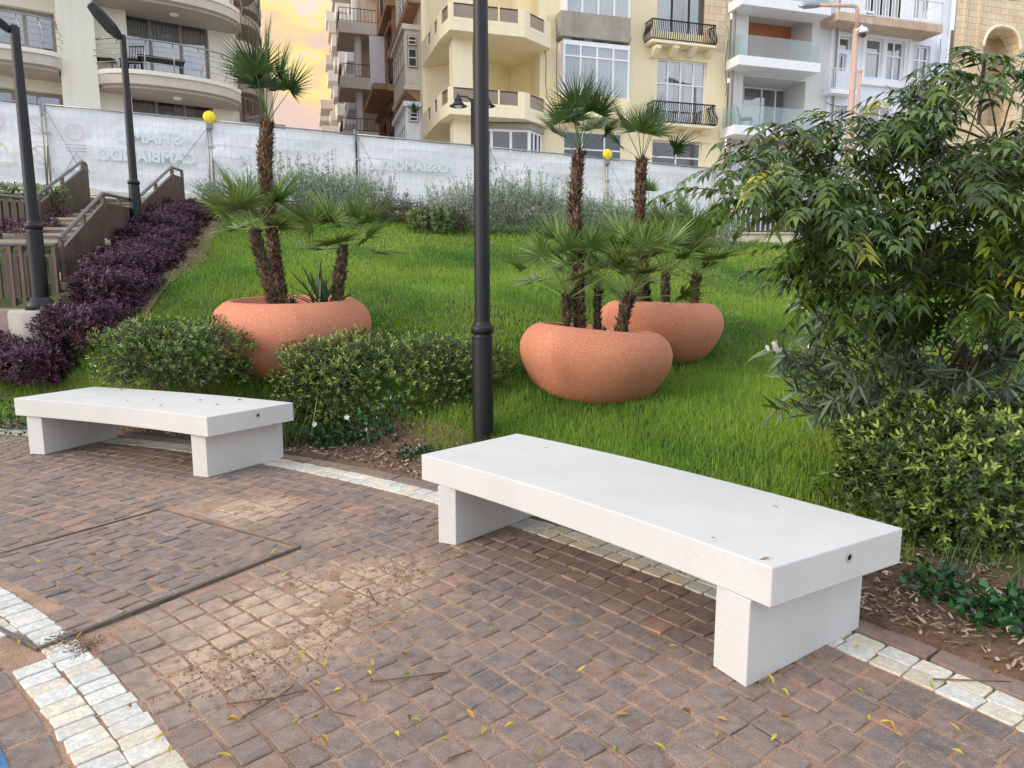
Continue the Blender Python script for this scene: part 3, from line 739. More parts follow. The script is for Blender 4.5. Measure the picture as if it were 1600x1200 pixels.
# ================================================================ SHRUBS
def blob_pts(n, rr, radii, lump=.12, box=.75, shell=(.72,1.05), bottom=-.75):
    d = rr.normal(size=(n*2,3)); d /= np.linalg.norm(d, axis=1, keepdims=True); d = d[d[:,2] > bottom][:n]
    e = np.sign(d)*np.abs(d)**box; e /= (np.abs(e)**3).sum(1, keepdims=True)**(1/3.)
    ph = rr.rand(6)*6
    l = 1+lump*(np.sin(d[:,0]*7+ph[0])*np.sin(d[:,1]*6+ph[1])+.7*np.sin(d[:,2]*8+d[:,0]*5+ph[2]))
    s = rr.uniform(shell[0]**2, shell[1]**2, len(d))**.5
    return e*(l*s)[:,None]*np.array(radii), d
def shrub(name, c, radii, n, leaf, mat, label, cat, seed, group=None, lump=.1, up=.6, per=7, stem=.06, twigs=14, ground=None, topbias=.6, box=.75, aspect=.36, shell=(.62,1.0), bottom=-.75):
    rr = np.random.RandomState(seed); P, d = blob_pts(n, rr, radii, lump, box, shell, bottom); n = len(P)
    o = empty(name, c, 0, label, cat, group)
    ax = d*np.array([1,1,.7])+np.array([0,0,up])+rr.normal(0,.3,(n,3)); ax /= np.linalg.norm(ax, axis=1, keepdims=True)
    P = np.repeat(P, per, 0); A = np.repeat(ax, per, 0); k = np.tile(np.arange(per), n)
    a = k*2.4+np.repeat(rr.rand(n)*6, per); r1 = np.cross(A, np.array([.3,.2,1.])); r1 /= np.linalg.norm(r1, axis=1, keepdims=True)+1e-6; r2 = np.cross(A, r1)
    side = r1*np.cos(a)[:,None]+r2*np.sin(a)[:,None]
    D = A*(.35+.9*(k/per))[:,None]+side+rr.normal(0,.15,(n*per,3))
    base = P+A*(stem*k/per)[:,None]
    sprig = np.repeat(rr.rand(n), per)
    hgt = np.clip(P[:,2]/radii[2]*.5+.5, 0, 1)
    tint = np.clip(.12+.45*sprig*sprig+.3*(k/per)*sprig+topbias*hgt*(sprig > .35)*(k/per)+rr.normal(0,.06,n*per), 0, 1)  # young tips plus a lit top put into the tint: paler above, darker beneath
    L = leaf*rr.uniform(.7,1.2,n*per)
    nm = NM().leaves(base, D, A+side*.3, L, L*aspect, (.3,1,.8,.08), droop=.1, tint=tint)
    nm.build('foliage', mat, o)
    if twigs:
        mb = MB(); zb = (ground-c[2]) if ground is not None else -radii[2]*1.1
        for i in range(twigs):
            a = rr.rand()*6.28; b0 = Vector((rr.normal(0,.12)+radii[0]*.45*rr.uniform(-1,1), rr.normal(0,.08), zb))
            b2 = Vector((radii[0]*.8*math.cos(a), radii[1]*.8*math.sin(a), radii[2]*rr.uniform(-.2,.7)))
            b1 = b0.lerp(b2, .5)+Vector((rr.normal(0,.05),rr.normal(0,.05),-.03))
            mb.tube([b0, b1, b2], [.011,.008,.004], 5)
        mb.build('branches', M['bark'], o)
    return o
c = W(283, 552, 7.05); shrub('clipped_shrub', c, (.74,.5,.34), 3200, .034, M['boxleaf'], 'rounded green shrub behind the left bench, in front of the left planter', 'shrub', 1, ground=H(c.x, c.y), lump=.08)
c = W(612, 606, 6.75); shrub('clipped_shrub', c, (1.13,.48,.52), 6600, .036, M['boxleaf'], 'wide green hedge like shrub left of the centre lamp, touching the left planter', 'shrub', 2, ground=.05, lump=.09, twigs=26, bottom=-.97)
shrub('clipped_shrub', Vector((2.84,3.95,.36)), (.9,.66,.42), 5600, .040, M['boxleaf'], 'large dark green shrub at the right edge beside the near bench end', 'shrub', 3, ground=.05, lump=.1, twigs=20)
# purple hedge along the stair
hy = [(8.2,-6.1,.6),(8.0,-5.45,.6),(8.3,-4.95,.55),(8.9,-4.98,.5),(9.5,-5.2,.48),(10.2,-5.35,.5),(11.,-5.6,.5),(11.8,-5.88,.6),(12.6,-6.12,.6),(13.4,-6.35,.62),(14.2,-6.55,.65)]
for i, (y, x, r_) in enumerate(hy):
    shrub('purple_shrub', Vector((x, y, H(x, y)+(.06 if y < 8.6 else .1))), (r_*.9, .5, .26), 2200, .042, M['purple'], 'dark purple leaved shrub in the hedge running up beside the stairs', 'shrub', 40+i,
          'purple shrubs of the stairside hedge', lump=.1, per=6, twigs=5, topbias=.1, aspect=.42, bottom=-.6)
# purple plants behind the stairs
for i, (px, py, d, r_) in enumerate([(20,368,10.2,.4),(72,362,10.9,.16),(98,350,12.2,.14)]):
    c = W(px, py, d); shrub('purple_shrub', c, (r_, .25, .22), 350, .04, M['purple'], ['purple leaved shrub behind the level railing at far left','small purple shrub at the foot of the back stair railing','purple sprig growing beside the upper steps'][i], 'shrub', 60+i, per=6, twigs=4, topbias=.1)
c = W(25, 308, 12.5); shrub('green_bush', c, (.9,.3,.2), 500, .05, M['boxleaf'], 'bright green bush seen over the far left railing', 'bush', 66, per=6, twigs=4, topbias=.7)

# silvery bushes by the fence
def silver(c, w, h, seed, label=None, mat='silver', nst=46, dens=1100):
    rr = np.random.RandomState(seed); o = empty('silver_bush', c, 0, label or 'silvery green bush with upright wispy stems in the row before the white fence', 'bush', 'silver bushes in front of the white fence')
    P, d = blob_pts(dens, rr, (w, .45, h*.36), .15, .9, (.4,1.05)); n = len(P); per = 6
    P = np.repeat(P, per, 0)+rr.normal(0,.04,(n*per,3)); P[:,2] += h*.28; D = np.repeat(d, per, 0)+rr.normal(0,.7,(n*per,3))+[0,0,.7]
    nm = NM().leaves(P, D, rr.normal(0,1,(n*per,3)), rr.uniform(.03,.06,n*per), rr.uniform(.010,.018,n*per), (.5,1,.15), tint=np.clip(rr.normal(.35,.2,n*per),0,1))
    sb = MB()
    for i in range(nst):
        x = rr.uniform(-w,w); y = rr.normal(0,.2); hh = h*rr.uniform(.6,1.)*(1-.25*abs(x/w)); lean = rr.normal(0,.12)+x/w*.12
        p0 = Vector((x,y,h*.15)); p2 = Vector((x+lean*hh, y+rr.normal(0,.1), hh)); p1_ = p0.lerp(p2,.5)+Vector((rr.normal(0,.03),0,0))
        sb.tube([p0,p1_,p2], [.004,.003,.0015], 3, caps=False)
        m = int(hh*42); t = np.sort(rr.rand(m)**.8); q = np.array([list(p0.lerp(p2, tt)) for tt in t])
        q[:,0] += rr.normal(0,.025,m)*(1.3-t); D2 = rr.normal(0,1,(m,3))+[0,0,.7]
        nm.leaves(q, D2, rr.normal(0,1,(m,3)), rr.uniform(.026,.052,m), rr.uniform(.015,.024,m), (.5,1,.15), tint=np.clip(rr.normal(.5,.22,m),0,1))
    nm.build('foliage', M[mat], o); sb.build('stems', M['bark'], o); return o
for i, (px, d, w, h) in enumerate([(378,15.6,.8,1.1),(450,15.3,.9,1.55),(515,15.5,.9,1.6),(560,15.8,.8,1.3),
        (725,15.2,.8,1.35),(775,15.3,.8,1.6),(830,15.4,.8,1.6),(880,15.8,.8,1.35),(935,16.2,.8,1.25),(985,16.6,.8,1.1),(1040,16.6,.9,1.2),(1095,16.6,.9,1.2)]):
    x = (px-800)/FPX*d/1.02; silver(Vector((x, d, H(x, d)-.02)), w, h, 80+i)
for i, (px, d, w, h, lb) in enumerate([(625,15.6,.7,.75,'brownish dry bush between the two silver groups'),(690,15.0,.5,.7,'small browned bush at the left end of the right silver group')]):
    x = (px-800)/FPX*d/1.02; o = silver(Vector((x, d, H(x, d)-.02)), w, h, 100+i, lb, 'dryleaf', 30, 700); o.name = 'dry_bush'; del o['group']
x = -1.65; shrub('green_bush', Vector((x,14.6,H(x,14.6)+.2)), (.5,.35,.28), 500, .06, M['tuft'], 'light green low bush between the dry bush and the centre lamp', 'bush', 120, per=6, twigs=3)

# ================================================================ OLEANDER
def branch_curve(a, b_, sag, rr, n=6):
    a = Vector(a); b_ = Vector(b_); out = []
    for i in range(n+1):
        t = i/n; p = a.lerp(b_, t); p.z += sag*4*t*(1-t)*(b_-a).length; out.append(p)
    return out
rr = np.random.RandomState(5)
ob = Vector((2.95,5.0,H(2.95,5.0))); ole = empty('oleander_shrub', ob, 0, 'dark narrow leaved oleander with white blossoms at right, under the overhanging tree', 'shrub')
nm = NM(); st = MB(); tips = []
otg = [(1205,545,4.6),(1222,590,4.5),(1215,640,4.3),(1260,650,4.2),(1240,610,4.5),(1265,520,4.7),(1255,470,4.9),(1290,445,5.),(1350,470,4.9),(1300,560,4.4),(1340,600,4.3),(1400,560,4.5),(1420,610,4.3),(1470,580,4.4),(1520,590,4.3),(1560,560,4.5),(1590,600,4.2),(1620,540,4.4),(1570,500,4.7),(1500,500,4.8),(1440,500,4.8),(1380,520,4.7),(1320,500,4.8),(1600,440,4.8),(1540,430,5.),(1620,640,4.1),(1490,630,4.2),(1380,630,4.3),(1300,625,4.3),(1230,560,4.7),(1280,590,4.7),(1600,350,5.),(1560,320,5.2),(1590,270,5.),(1640,480,4.4)]
rest = [(rr.uniform(1260,1640), rr.uniform(450,640), rr.uniform(4.4,5.4)) for _ in range(60)]
for (px, py, d) in otg+rest:
    t = W(px, py, d); b0 = ob+Vector((rr.normal(0,.2), rr.normal(0,.2), .05)); cur = branch_curve(b0, t, .12, rr)
    st.tube([p-ob for p in cur], [.012,.010,.008,.007,.006,.005,.003], 5, caps=False)
    ax = (cur[-1]-cur[-3]).normalized(); axn = np.array(list(ax)); tips.append((t, ax))
    m = 34; tt = rr.uniform(.5,1.02,m)**.7; q = np.array([list(cur[-1].lerp(cur[2], (1-x_)*1.2)) for x_ in tt])
    a = rr.rand(m)*6.28; r1 = unit(np.cross(axn,[.1,.2,1])); r2 = np.cross(axn, r1)
    side = r1[None]*np.cos(a)[:,None]+r2[None]*np.sin(a)[:,None]; D = axn[None]*rr.uniform(.3,1.0,(m,1))+side+rr.normal(0,.1,(m,3))
    nm.leaves(q-np.array(list(ob)), D, axn[None]-side*.2+rr.normal(0,.1,(m,3)), rr.uniform(.10,.165,m), rr.uniform(.016,.024,m), (.3,.85,1,.7,.06), droop=rr.uniform(0,.3,m), fold=.15, tint=np.clip(rr.normal(.4,.22,m),0,1))
nm.build('foliage', M['oleander'], ole); st.build('branches', M['bark'], ole)
def flower(p, n, size, seed, parent):
    rr = np.random.RandomState(seed); nm = NM()
    for k in range(n):
        c = rr.normal(0, size*.8, 3); ax = unit(rr.normal(0,1,3)+[0,-1,.3]); r1 = unit(np.cross(ax,[.1,.3,1])); r2 = np.cross(ax, r1)
        a = np.arange(5)*1.257+rr.rand(); D = r1[None]*np.cos(a)[:,None]+r2[None]*np.sin(a)[:,None]+ax[None]*.25
        nm.leaves(np.repeat(c[None],5,0), D, np.repeat(ax[None],5,0)+rr.normal(0,.2,(5,3)), size*rr.uniform(.8,1.1,5), size*.75, (.2,.8,1,.5), tint=rr.rand(5))
    o = nm.build('blossom', M['petal'], parent); o.location = p-parent.location; return o
for i, (px, py, d, n, s) in enumerate([(1208,536,4.45,6,.026),(1262,543,4.45,2,.018),(1228,428,4.9,4,.03),(1262,438,4.8,5,.028),(1280,445,4.8,4,.026),(1245,463,4.7,4,.022),(1406,458,4.0,3,.022),(1497,534,4.1,1,.02),(1540,543,4.2,1,.018)]):
    flower(W(px, py, d), n, s, 300+i, ole)

# ================================================================ TREE with pinnate leaves
rr = np.random.RandomState(9)
tb = Vector((4.3,5.3,H(4.3,5.3))); tree = empty('overhanging_tree', tb, 0, 'tree at right with drooping feather like leaves, some yellow, reaching in over the slope', 'tree')
br = MB(); fork = Vector((4.15,5.1,1.7)); br2 = MB()
tk = MB().tube([(0,0,-.1),(-.05,-.05,.5),(-.08,-.12,1.0),tuple(fork-tb)], [.13,.11,.10,.09], 12).build('trunk', M['bark'], tree)
poly = [(1085,318),(1110,285),(1150,240),(1200,205),(1250,185),(1300,178),(1360,172),(1420,165),(1450,130),(1490,105),(1500,75),(1540,90),(1610,75),(1720,90),(1720,500),(1600,530),(1480,525),(1400,530),(1320,505),(1290,470),(1275,440),(1265,400),(1260,350),(1220,320),(1150,320)]
def inpoly(x, y, pl):
    c = False; j = len(pl)-1
    for i in range(len(pl)):
        if (pl[i][1] > y) != (pl[j][1] > y) and x < (pl[j][0]-pl[i][0])*(y-pl[i][1])/(pl[j][1]-pl[i][1])+pl[i][0]: c = not c
        j = i
    return c
cand = [(1100,305,3.8),(1125,275,3.8),(1150,262,3.9),(1175,245,3.8),(1205,228,3.9),(1190,268,3.7),(1240,205,4.),(1290,190,4.1),(1350,182,4.1),(1400,178,4.2),(1450,140,4.2),(1497,90,3.9),(1530,110,4.),(1600,95,4.1),(1235,300,3.8),(1285,345,3.7),(1290,400,3.6),(1260,430,3.9),(1300,470,3.6)]
while len(cand) < 140:
    x_, y_ = rr.uniform(1190,1720), rr.uniform(80,535)
    dens = 1.0 if (x_-1190)*.55+(y_-110) > 40 else .4
    if y_ < 200 and x_ > 1440: dens *= .35
    if y_ > 470 and x_ > 1450: dens *= .5
    if inpoly(x_, y_, poly) and rr.rand() < dens: cand.append((x_, y_, rr.uniform(3.3,4.9)))
mains = [W(1560,230,4.5), W(1480,330,4.3), W(1380,260,4.4), W(1300,300,4.2), W(1550,420,4.2), W(1440,440,4.1), W(1620,150,4.6), W(1270,380,4.0)]
order = [0,1,2,None,1,1,0,None]
starts = {0:fork,1:fork,4:fork,6:fork,2:mains[0],3:mains[1],5:mains[4],7:mains[1]}
for i, m_ in enumerate(mains):
    cur = branch_curve(starts[i], m_, .06, rr); r0_ = .022 if starts[i] is fork else .013
    br.tube([p-tb for p in cur], [r0_*(1-.08*k) for k in range(len(cur))], 7)
lf = NM(); rach = MB()
for (px, py, d) in cand:
    t = W(px, py-(10 if px < 1240 else 0), d); s0 = min(mains, key=lambda m_: (m_-t).length+(0 if m_.x > t.x-.1 else .6)); cur = branch_curve(s0, t, .08, rr)
    br2.tube([p-tb for p in cur], [.006,.0055,.005,.0045,.004,.003,.002], 5, caps=False)
    ax = (cur[-1]-cur[-2]).normalized(); nl = 8 if px > 1250 else 4
    for k in range(nl):
        b0 = cur[-1].lerp(cur[-3], rr.rand()*.9) if k else cur[-1]
        az = math.atan2(ax.y, ax.x)+rr.uniform(-1.6,1.6) if k else math.atan2(ax.y, ax.x); el = rr.uniform(-.5,.5); LL = rr.uniform(.2,.36)
        d0 = Vector((math.cos(az)*math.cos(el), math.sin(az)*math.cos(el), math.sin(el)+.1)).normalized()
        npair = 6; pts = []; p = Vector(b0); dd = d0.copy()
        for s_ in range(npair+1):
            pts.append(p.copy()); dd = (dd+Vector((0,0,-.13))).normalized(); p = p+dd*LL/npair
        rach.tube([q_-tb for q_ in pts[::2]], [.0022,.0018,.0014,.001], 3, caps=False)
        Pp = []; Dd = []; Nn = []; base_t = rr.beta(2,4)
        for s_ in range(1, npair+1):
            q_ = pts[s_]; ax2 = (pts[s_]-pts[s_-1]).normalized(); sd = ax2.cross(Vector((0,0,1))).normalized(); n3 = sd.cross(ax2)
            for sg in (-1,1):
                Pp.append(list(q_-tb)); Dd.append(list(sd*sg*.85+ax2*.55+Vector((0,0,-.25)))); Nn.append(list(n3+sd*sg*.15))
        Pp.append(list(pts[-1]-tb)); Dd.append(list(dd)); Nn.append([0,0,1])
        n_ = len(Pp); yel = rr.rand() < .02
        lf.leaves(Pp, np.array(Dd)+rr.normal(0,.13,(n_,3)), np.array(Nn)+rr.normal(0,.2,(n_,3)), rr.uniform(.062,.095,n_), rr.uniform(.020,.028,n_), (.25,.9,1,.65,.25,.03), droop=rr.uniform(.1,.4,n_), fold=.18,
                  tint=np.clip(base_t*.8+rr.normal(0,.09,n_)+(.65 if yel else 0), 0, 1))
br.build('limbs', M['bark'], tree); br2.build('twigs', M['bark'], tree); rach.build('leaf_stalks', M['tuft'], tree); lf.build('foliage', M['pinnate'], tree)

# ================================================================ LOW PLANTS
def lowplant(c, w, h, n, seed, label, blossoms=0):
    rr = np.random.RandomState(seed); o = empty('groundcover_plant', c, 0, label, 'plant')
    P, d = blob_pts(n, rr, (w, w*.6, h), .2, 1., (.3,1.05), -.2); n = len(P); P[:,2] += h*.1
    NM().leaves(P, d*.7+rr.normal(0,.5,(n,3)), d+rr.normal(0,.4,(n,3))+[0,0,.8], rr.uniform(.028,.05,n), rr.uniform(.022,.034,n), (.4,1,.95,.5,.1), fold=.12).build('foliage', M['cover'], o)
    for k in range(blossoms):
        q = Vector(P[rr.randint(n)]); q.z = h*1.05; q.y = -abs(q.y); b_ = flower(Vector(c)+q, 1, .026, seed+k, o)
    return o
for i, (px, py, w, h, n, bl, lb) in enumerate([(460,655,.28,.20,420,0,'dark green low plant right beside the end of the left bench'),(520,668,.22,.18,320,1,'small low plant with one white flower between bench and big shrub'),(590,670,.30,.30,600,1,'largest low glossy plant with a white flower below the big shrub'),(655,690,.20,.12,220,0,'spreading low plant rightmost below the big shrub'),
        (25,655,.4,.28,420,0,'green low plant behind the far end of the left bench')]):
    p = G(px, py+(30 if px > 100 else 16), .02); lowplant(Vector((p.x, p.y, .02)), w, h, n, 200+i, lb, bl)
for i, (px, py, w, h, n, lb) in enumerate([(1470,930,.16,.13,200,'low round leaved plant nearest the bench end in the right bark bed'),(1560,965,.2,.12,240,'low round leaved plant in the middle of the right bark bed'),(1600,985,.18,.12,200,'low round leaved plant at the right edge of the photo')]):
    p = G(px, py, .03); lowplant(Vector((p.x, p.y, .03)), w, h, n, 210+i, lb)
def tuft(c, n, L, label, seed, w=.012, spread=.12):
    rr = np.random.RandomState(seed); a = rr.rand(n)*6.28; el = rr.uniform(.7,1.4,n)
    D = np.c_[np.cos(a)*np.cos(el), np.sin(a)*np.cos(el), np.sin(el)]
    o = NM().leaves(np.c_[rr.normal(0,spread,n),rr.normal(0,spread*.7,n),np.zeros(n)], D, np.c_[-np.cos(a)*.8,-np.sin(a)*.8,np.full(n,.5)], rr.uniform(.5,1,n)*L, w, (.7,1,.95,.8,.55,.3,.03), droop=rr.uniform(.15,.75,n), fold=.12).build('grass_tuft', M['tuft'])
    o.location = c; return tag(o, label, 'grass tuft')
p = W(452, 660, 6.3); tuft(Vector((p.x, p.y, H(p.x, p.y))), 170, .72, 'tall tuft of long arching grass at the left end of the big shrub', 1)
p = G(1530, 900, .05); tuft(Vector((p.x, p.y, .05)), 200, .34, 'tangled tuft of grass at the foot of the right shrub', 2, .004, .14)

# ================================================================ LAWN
N = 760000
y = 2.6+R.rand(N)**.8*15.6; x = R.uniform(-1, 1, N)*(y*.82+.6)
keep = R.rand(N) < np.clip((6.2/np.maximum(y,5))**1.2*.95, .12, 1); x, y = x[keep], y[keep]
s = sdist(x, y); hl = hedge_line(y)+np.where(y > 8.3, .70+.12*np.sin(y*5)+R.normal(0,.07,len(x)), -9)
bed = mulch_w(x, y)+.12*np.sin(x*5+1)+R.normal(0,.05,len(x))
ok = (s > bed) & (x > hl) & (y < FEN_A+FEN_K*x-2.6) & ~((x < -5.5) & (y > 8.0) & (y < 9.5))
for (cx, cy, r_) in ((c1.x,c1.y,.5),(c2.x,c2.y,.42),(c3.x,c3.y,.45)): ok &= (x-cx)**2+(y-cy)**2 > r_*r_
ok &= ~((x > 2.1) & (y < 4.4) & (s < 1.9))
x, y = x[ok], y[ok]; n = len(x); z = hz(x, y)
ln = (.055+.05*R.rand(n)+.035*np.clip(np.sin(x*1.7+1)*np.cos(y*1.3), 0, 1))*(1+.2*(y < 7)); th = R.rand(n)*6.28+.9*np.sin(x*2)*np.sin(y*2.3); el = R.uniform(.75,1.5,n)
D = np.c_[np.cos(th)*np.cos(el), np.sin(th)*np.cos(el), np.sin(el)]
w_ = .0026+.0006*y
k3 = 42000; x3 = R.uniform(-6.2,-2.0,k3); y3 = R.uniform(5.5,8.4,k3); s3 = sdist(x3, y3); k4 = (s3 > .3) & (s3 < 1.7) & (s3 > .3+.12*np.sin(x3*6)); x = np.r_[x, x3[k4]]; y = np.r_[y, y3[k4]]; z = hz(x, y); m3 = int(k4.sum()); n = len(x)
ln = np.r_[ln, R.uniform(.09,.19,m3)]; th = np.r_[th, R.rand(m3)*6.28]; el = np.r_[el, R.uniform(.8,1.5,m3)]; w_ = np.r_[w_, np.full(m3,.008)]
D = np.c_[np.cos(th)*np.cos(el), np.sin(th)*np.cos(el), np.sin(el)]
gt = np.clip(.42+.5*(R.rand(n) < .05)+.3*np.clip(np.sin(x*2.7+.5)*np.sin(y*3.1+1)+np.sin(x*6.1)*np.cos(y*5.3)*.5-.75, 0, 1)+.22*np.sin(x*1.1+2)*np.sin(y*.9)+.12*np.sin(x*4.1+y*3.3)+R.normal(0,.17,n), 0, 1)
NM().leaves(np.c_[x, y, z-.005], D, np.c_[-np.cos(th),-np.sin(th),np.full(n,.4)]+R.normal(0,.3,(n,3)), ln*1.1, w_, (1,.8,.1), droop=R.uniform(.0,.55,n), tint=gt).build('lawn_grass', M['grass'])
tag(bpy.data.objects['lawn_grass'], 'long bright green grass covering the slope around the planters', 'grass', kind='stuff')
print('grass', n)
# ================================================================ SITE FENCE
def bannermat():
    m, nt, b = newmat('white_banner_sheet')
    f = noise(nt, .9, 4, .55); f2 = noise(nt, 2.6, 4, .6)
    c = mixc(nt, ramp(nt, f, [(.35,(0,0,0)),(.7,(1,1,1))]), lin((240,243,248)), lin((252,252,253)))
    c = mixc(nt, ramp(nt, f2, [(.55,(0,0,0)),(.85,(.35,.35,.35))]), c, lin((206,196,180)))
    nt.links.new(c, b.inputs['Base Color']); b.inputs['Roughness'].default_value = .6
    bump(nt, b, noise(nt, 1.1, 3, .5), .7, .2)
    tr = nt.nodes.new('ShaderNodeBsdfTranslucent'); nt.links.new(c, tr.inputs[0]); mx = nt.nodes.new('ShaderNodeMixShader'); mx.inputs[0].default_value = .16
    nt.links.new(b.outputs[0], mx.inputs[1]); nt.links.new(tr.outputs[0], mx.inputs[2]); nt.links.new(mx.outputs[0], nt.nodes['Material Output'].inputs[0])
    return m
M['banner'] = bannermat()
M['ink'] = surf('faded_green_print', (212,226,227), (218,230,230), 2, .7)
M['inkred'] = surf('faded_red_print', (208,190,196), (214,200,206), 2, .7)
M['inkgrey'] = surf('faded_grey_print', (178,182,182), (190,194,196), 2, .7)
M['inkyel'] = surf('faded_yellow_print', (214,208,176), (222,216,188), 2, .7)
M['wire'] = surf('mesh_wire', (198,204,210), (208,214,220), 8, .5, metal=.4)
def text_obj(name, body, size, mat, parent, loc, mirror=True, bold=.0):
    cu = bpy.data.curves.new(name, 'FONT'); cu.body = body; cu.size = size; cu.align_x = 'CENTER'; cu.align_y = 'CENTER'; cu.extrude = .002; cu.offset = bold
    o = bpy.data.objects.new(name, cu); col.objects.link(o)
    me = bpy.data.meshes.new_from_object(o); bpy.data.objects.remove(o)
    o = bpy.data.objects.new(name, me); col.objects.link(o); me.materials.append(mat); o.parent = parent
    o.location = loc; o.rotation_euler = (pi/2, 0, 0)
    if mirror: o.scale = (-1,1,1)
    return o
fdir = Vector((1, FEN_K, 0)).normalized(); fang = math.atan2(FEN_K, 1)
posts = []; x0f = -10.71
def fpt(k): x = x0f+k*3.353; return Vector((x, FEN_A+FEN_K*x, 0))
def ztop(x): return 5.09-.039*x
fl = ['printed in faint green letters, left of the first yellow lamp', 'behind the tall left palm', 'with faint print, left of the centre lamp', 'half hidden by silver bushes right of the centre lamp', 'right of the second amber lamp, behind the farther tall palm', 'just past the last silver bushes', 'behind the leaf tips of the right tree']
for k in range(-2, 8):
    a = fpt(k); b_ = fpt(k+1); za, zb_ = ztop(a.x), ztop(b_.x); L = (b_-a).length; hgt = 2.02
    lab = {-2:'far left white site fence panel reaching out of the photo', -1:'white site fence panel at the left edge, behind the upper stairs', 7:'last white site fence panel behind the tree'}.get(k)
    if lab is None: lab = 'white sheeted site fence panel '+fl[k]
    root = empty('fence_panel', (a.x, a.y, 0), fang, lab, 'fence panel', 'sheeted site fence panels along the street')
    F_ = MB(); x0, x1 = .04, L-.04
    def zz(x): return za+(zb_-za)*x/L
    for xx in (x0, x1): F_.tube([(xx, 0, zz(xx)-hgt-.12), (xx, 0, zz(xx)+(.06 if xx == x0 else .1))], .021, 8)
    F_.tube([(x0,0,zz(x0)-.02),(x1,0,zz(x1)-.02)], .021, 8); F_.tube([(x0,0,zz(x0)-hgt+.05),(x1,0,zz(x1)-hgt+.05)], .018, 8)
    F_.build('frame', M['galv'], root)
    wm = MB(); nvt = 23
    for i in range(1, nvt):
        xx = x0+(x1-x0)*i/nvt; wm.bar((xx,-.012,zz(xx)-hgt+.05),(xx,-.012,zz(xx)-.02), .006)
    for j in range(1, 7):
        dz = hgt*j/7.; wm.bar((x0,-.02,zz(x0)-dz),(x1,-.02,zz(x1)-dz), .0065)
    wm.build('wire_mesh', M['wire'], root)
    sh = MB(); nx_, nz_ = 44, 22; rr = np.random.RandomState(500+k); ph = rr.rand(8)*6
    for i in range(nx_+1):
        for j in range(nz_+1):
            u = i/nx_; v = j/nz_; xx = x0+(x1-x0)*u
            sagb = .05*math.sin(u*3.14)+.03*math.sin(u*9+ph[0])
            w_ = .035*math.sin(u*5+v*3+ph[1])*math.sin(v*3.1)+.022*math.sin(u*13-v*7+ph[2])*math.sin(v*3.1)+.015*math.sin(v*11+u*6+ph[3])+.045*math.exp(-((v-.93)/.05)**2)
            scal = .012*abs(math.sin(u*3.14*9))
            sh.v.append((xx, .045+w_, zz(xx)-.04-scal*(1-v)-(hgt-.28+sagb)*v))
    for i in range(nx_):
        for j in range(nz_):
            q = i*(nz_+1)+j; sh.f.append((q, q+1, q+nz_+2, q+nz_+1)); sh.sm.append(True)
    sheet = sh.build('banner_sheet', M['banner'], root)
    zt_ = zz(L/2)
    if k == 0:
        text_obj('banner_lettering', 'STIAMO', .40, M['ink'], sheet, (L*.62, -.05, zt_-.58), bold=.012)
        text_obj('banner_lettering', 'CAMBIANDO', .36, M['ink'], sheet, (L*.60, -.05, zt_-1.02), bold=.012)
        rg = MB()
        for (cx, cz, r_) in ((.62,-.55,.20),):
            n_ = 32
            for i in range(n_):
                a1 = 2*pi*i/n_; a2 = 2*pi*(i+1)/n_
                rg.poly([(cx+r_*math.cos(t_)*q, -.05, zt_+cz+r_*math.sin(t_)*q) for t_, q in ((a1,1),(a2,1),(a2,.84),(a1,.84))])
        rg.build('prohibition_ring', M['inkred'], sheet)
        tg = MB(); 
        for p, q in (((.62,-1.0),(.38,-1.42)),((.38,-1.42),(.86,-1.42)),((.86,-1.42),(.62,-1.0))): tg.bar((p[0],-.05,zt_+p[1]),(q[0],-.05,zt_+q[1]), .006, .03)
        tg.build('warning_triangle', M['inkgrey'], sheet)
        cp = MB()
        for j in range(3): cp.box(.42,.84,-.056,-.05,zt_-.84-j*.07,zt_-.815-j*.07)
        cp.build('banner_caption', M['inkgrey'], sheet)
    if k == -1:
        rg = MB(); sg_ = MB()
        for (cx, cz, r_) in ((L-.15,-.55,.20),(L-.95,-.52,.2),(L-.1,-1.2,.2)):
            n_ = 32
            for i in range(n_):
                a1 = 2*pi*i/n_; a2 = 2*pi*(i+1)/n_
                rg.poly([(min(L-.03,cx+r_*math.cos(t_)*q), -.05, zt_+cz+r_*math.sin(t_)*q) for t_, q in ((a1,1),(a2,1),(a2,.84),(a1,.84))])
            rg.bar((cx-.12,-.052,zt_+cz+.12),(min(L-.04,cx+.12),-.052,zt_+cz-.12), .004, .028)
        rg.build('prohibition_ring', M['inkred'], sheet)
        tg = MB(); c_ = L-.85
        for p, q in (((c_,-1.0),(c_-.26,-1.42)),((c_-.26,-1.42),(c_+.26,-1.42)),((c_+.26,-1.42),(c_,-1.0))): tg.bar((p[0],-.05,zt_+p[1]),(q[0],-.05,zt_+q[1]), .006, .03)
        tg.build('warning_triangle', M['inkyel'], sheet)
    if k == 2:
        text_obj('banner_lettering', 'POSSIAMO', .34, M['ink'], sheet, (L*.5, -.05, zt_-.7), bold=.01)
    # clamp, brace and block foot
    bc = MB(); bc.box(-.05,.1,-.03,.03,za-hgt*.33,za-hgt*.33+.05); bc.build('clamp', M['galv'], root)
    if k >= 0 and k % 1 == 0:
        b2 = MB().tube([(.05,-.03,za-.95),(.16,-.75,za-hgt-.1)], .016, 6); b2.build('brace', M['twig'] if k in (0,1) else M['galv'], root)
        MB().tube([(.05,-.02,za-.1),(.75 if k != 1 else -.95,-.25,za-1.5)], .0045, 4).build('tie_wire', M['iron'], root)
    ft_ = MB().box(-.3,.3,-.11,.11,za-hgt-.26,za-hgt-.12); ft_.build('block_foot', M['concrete'], root)
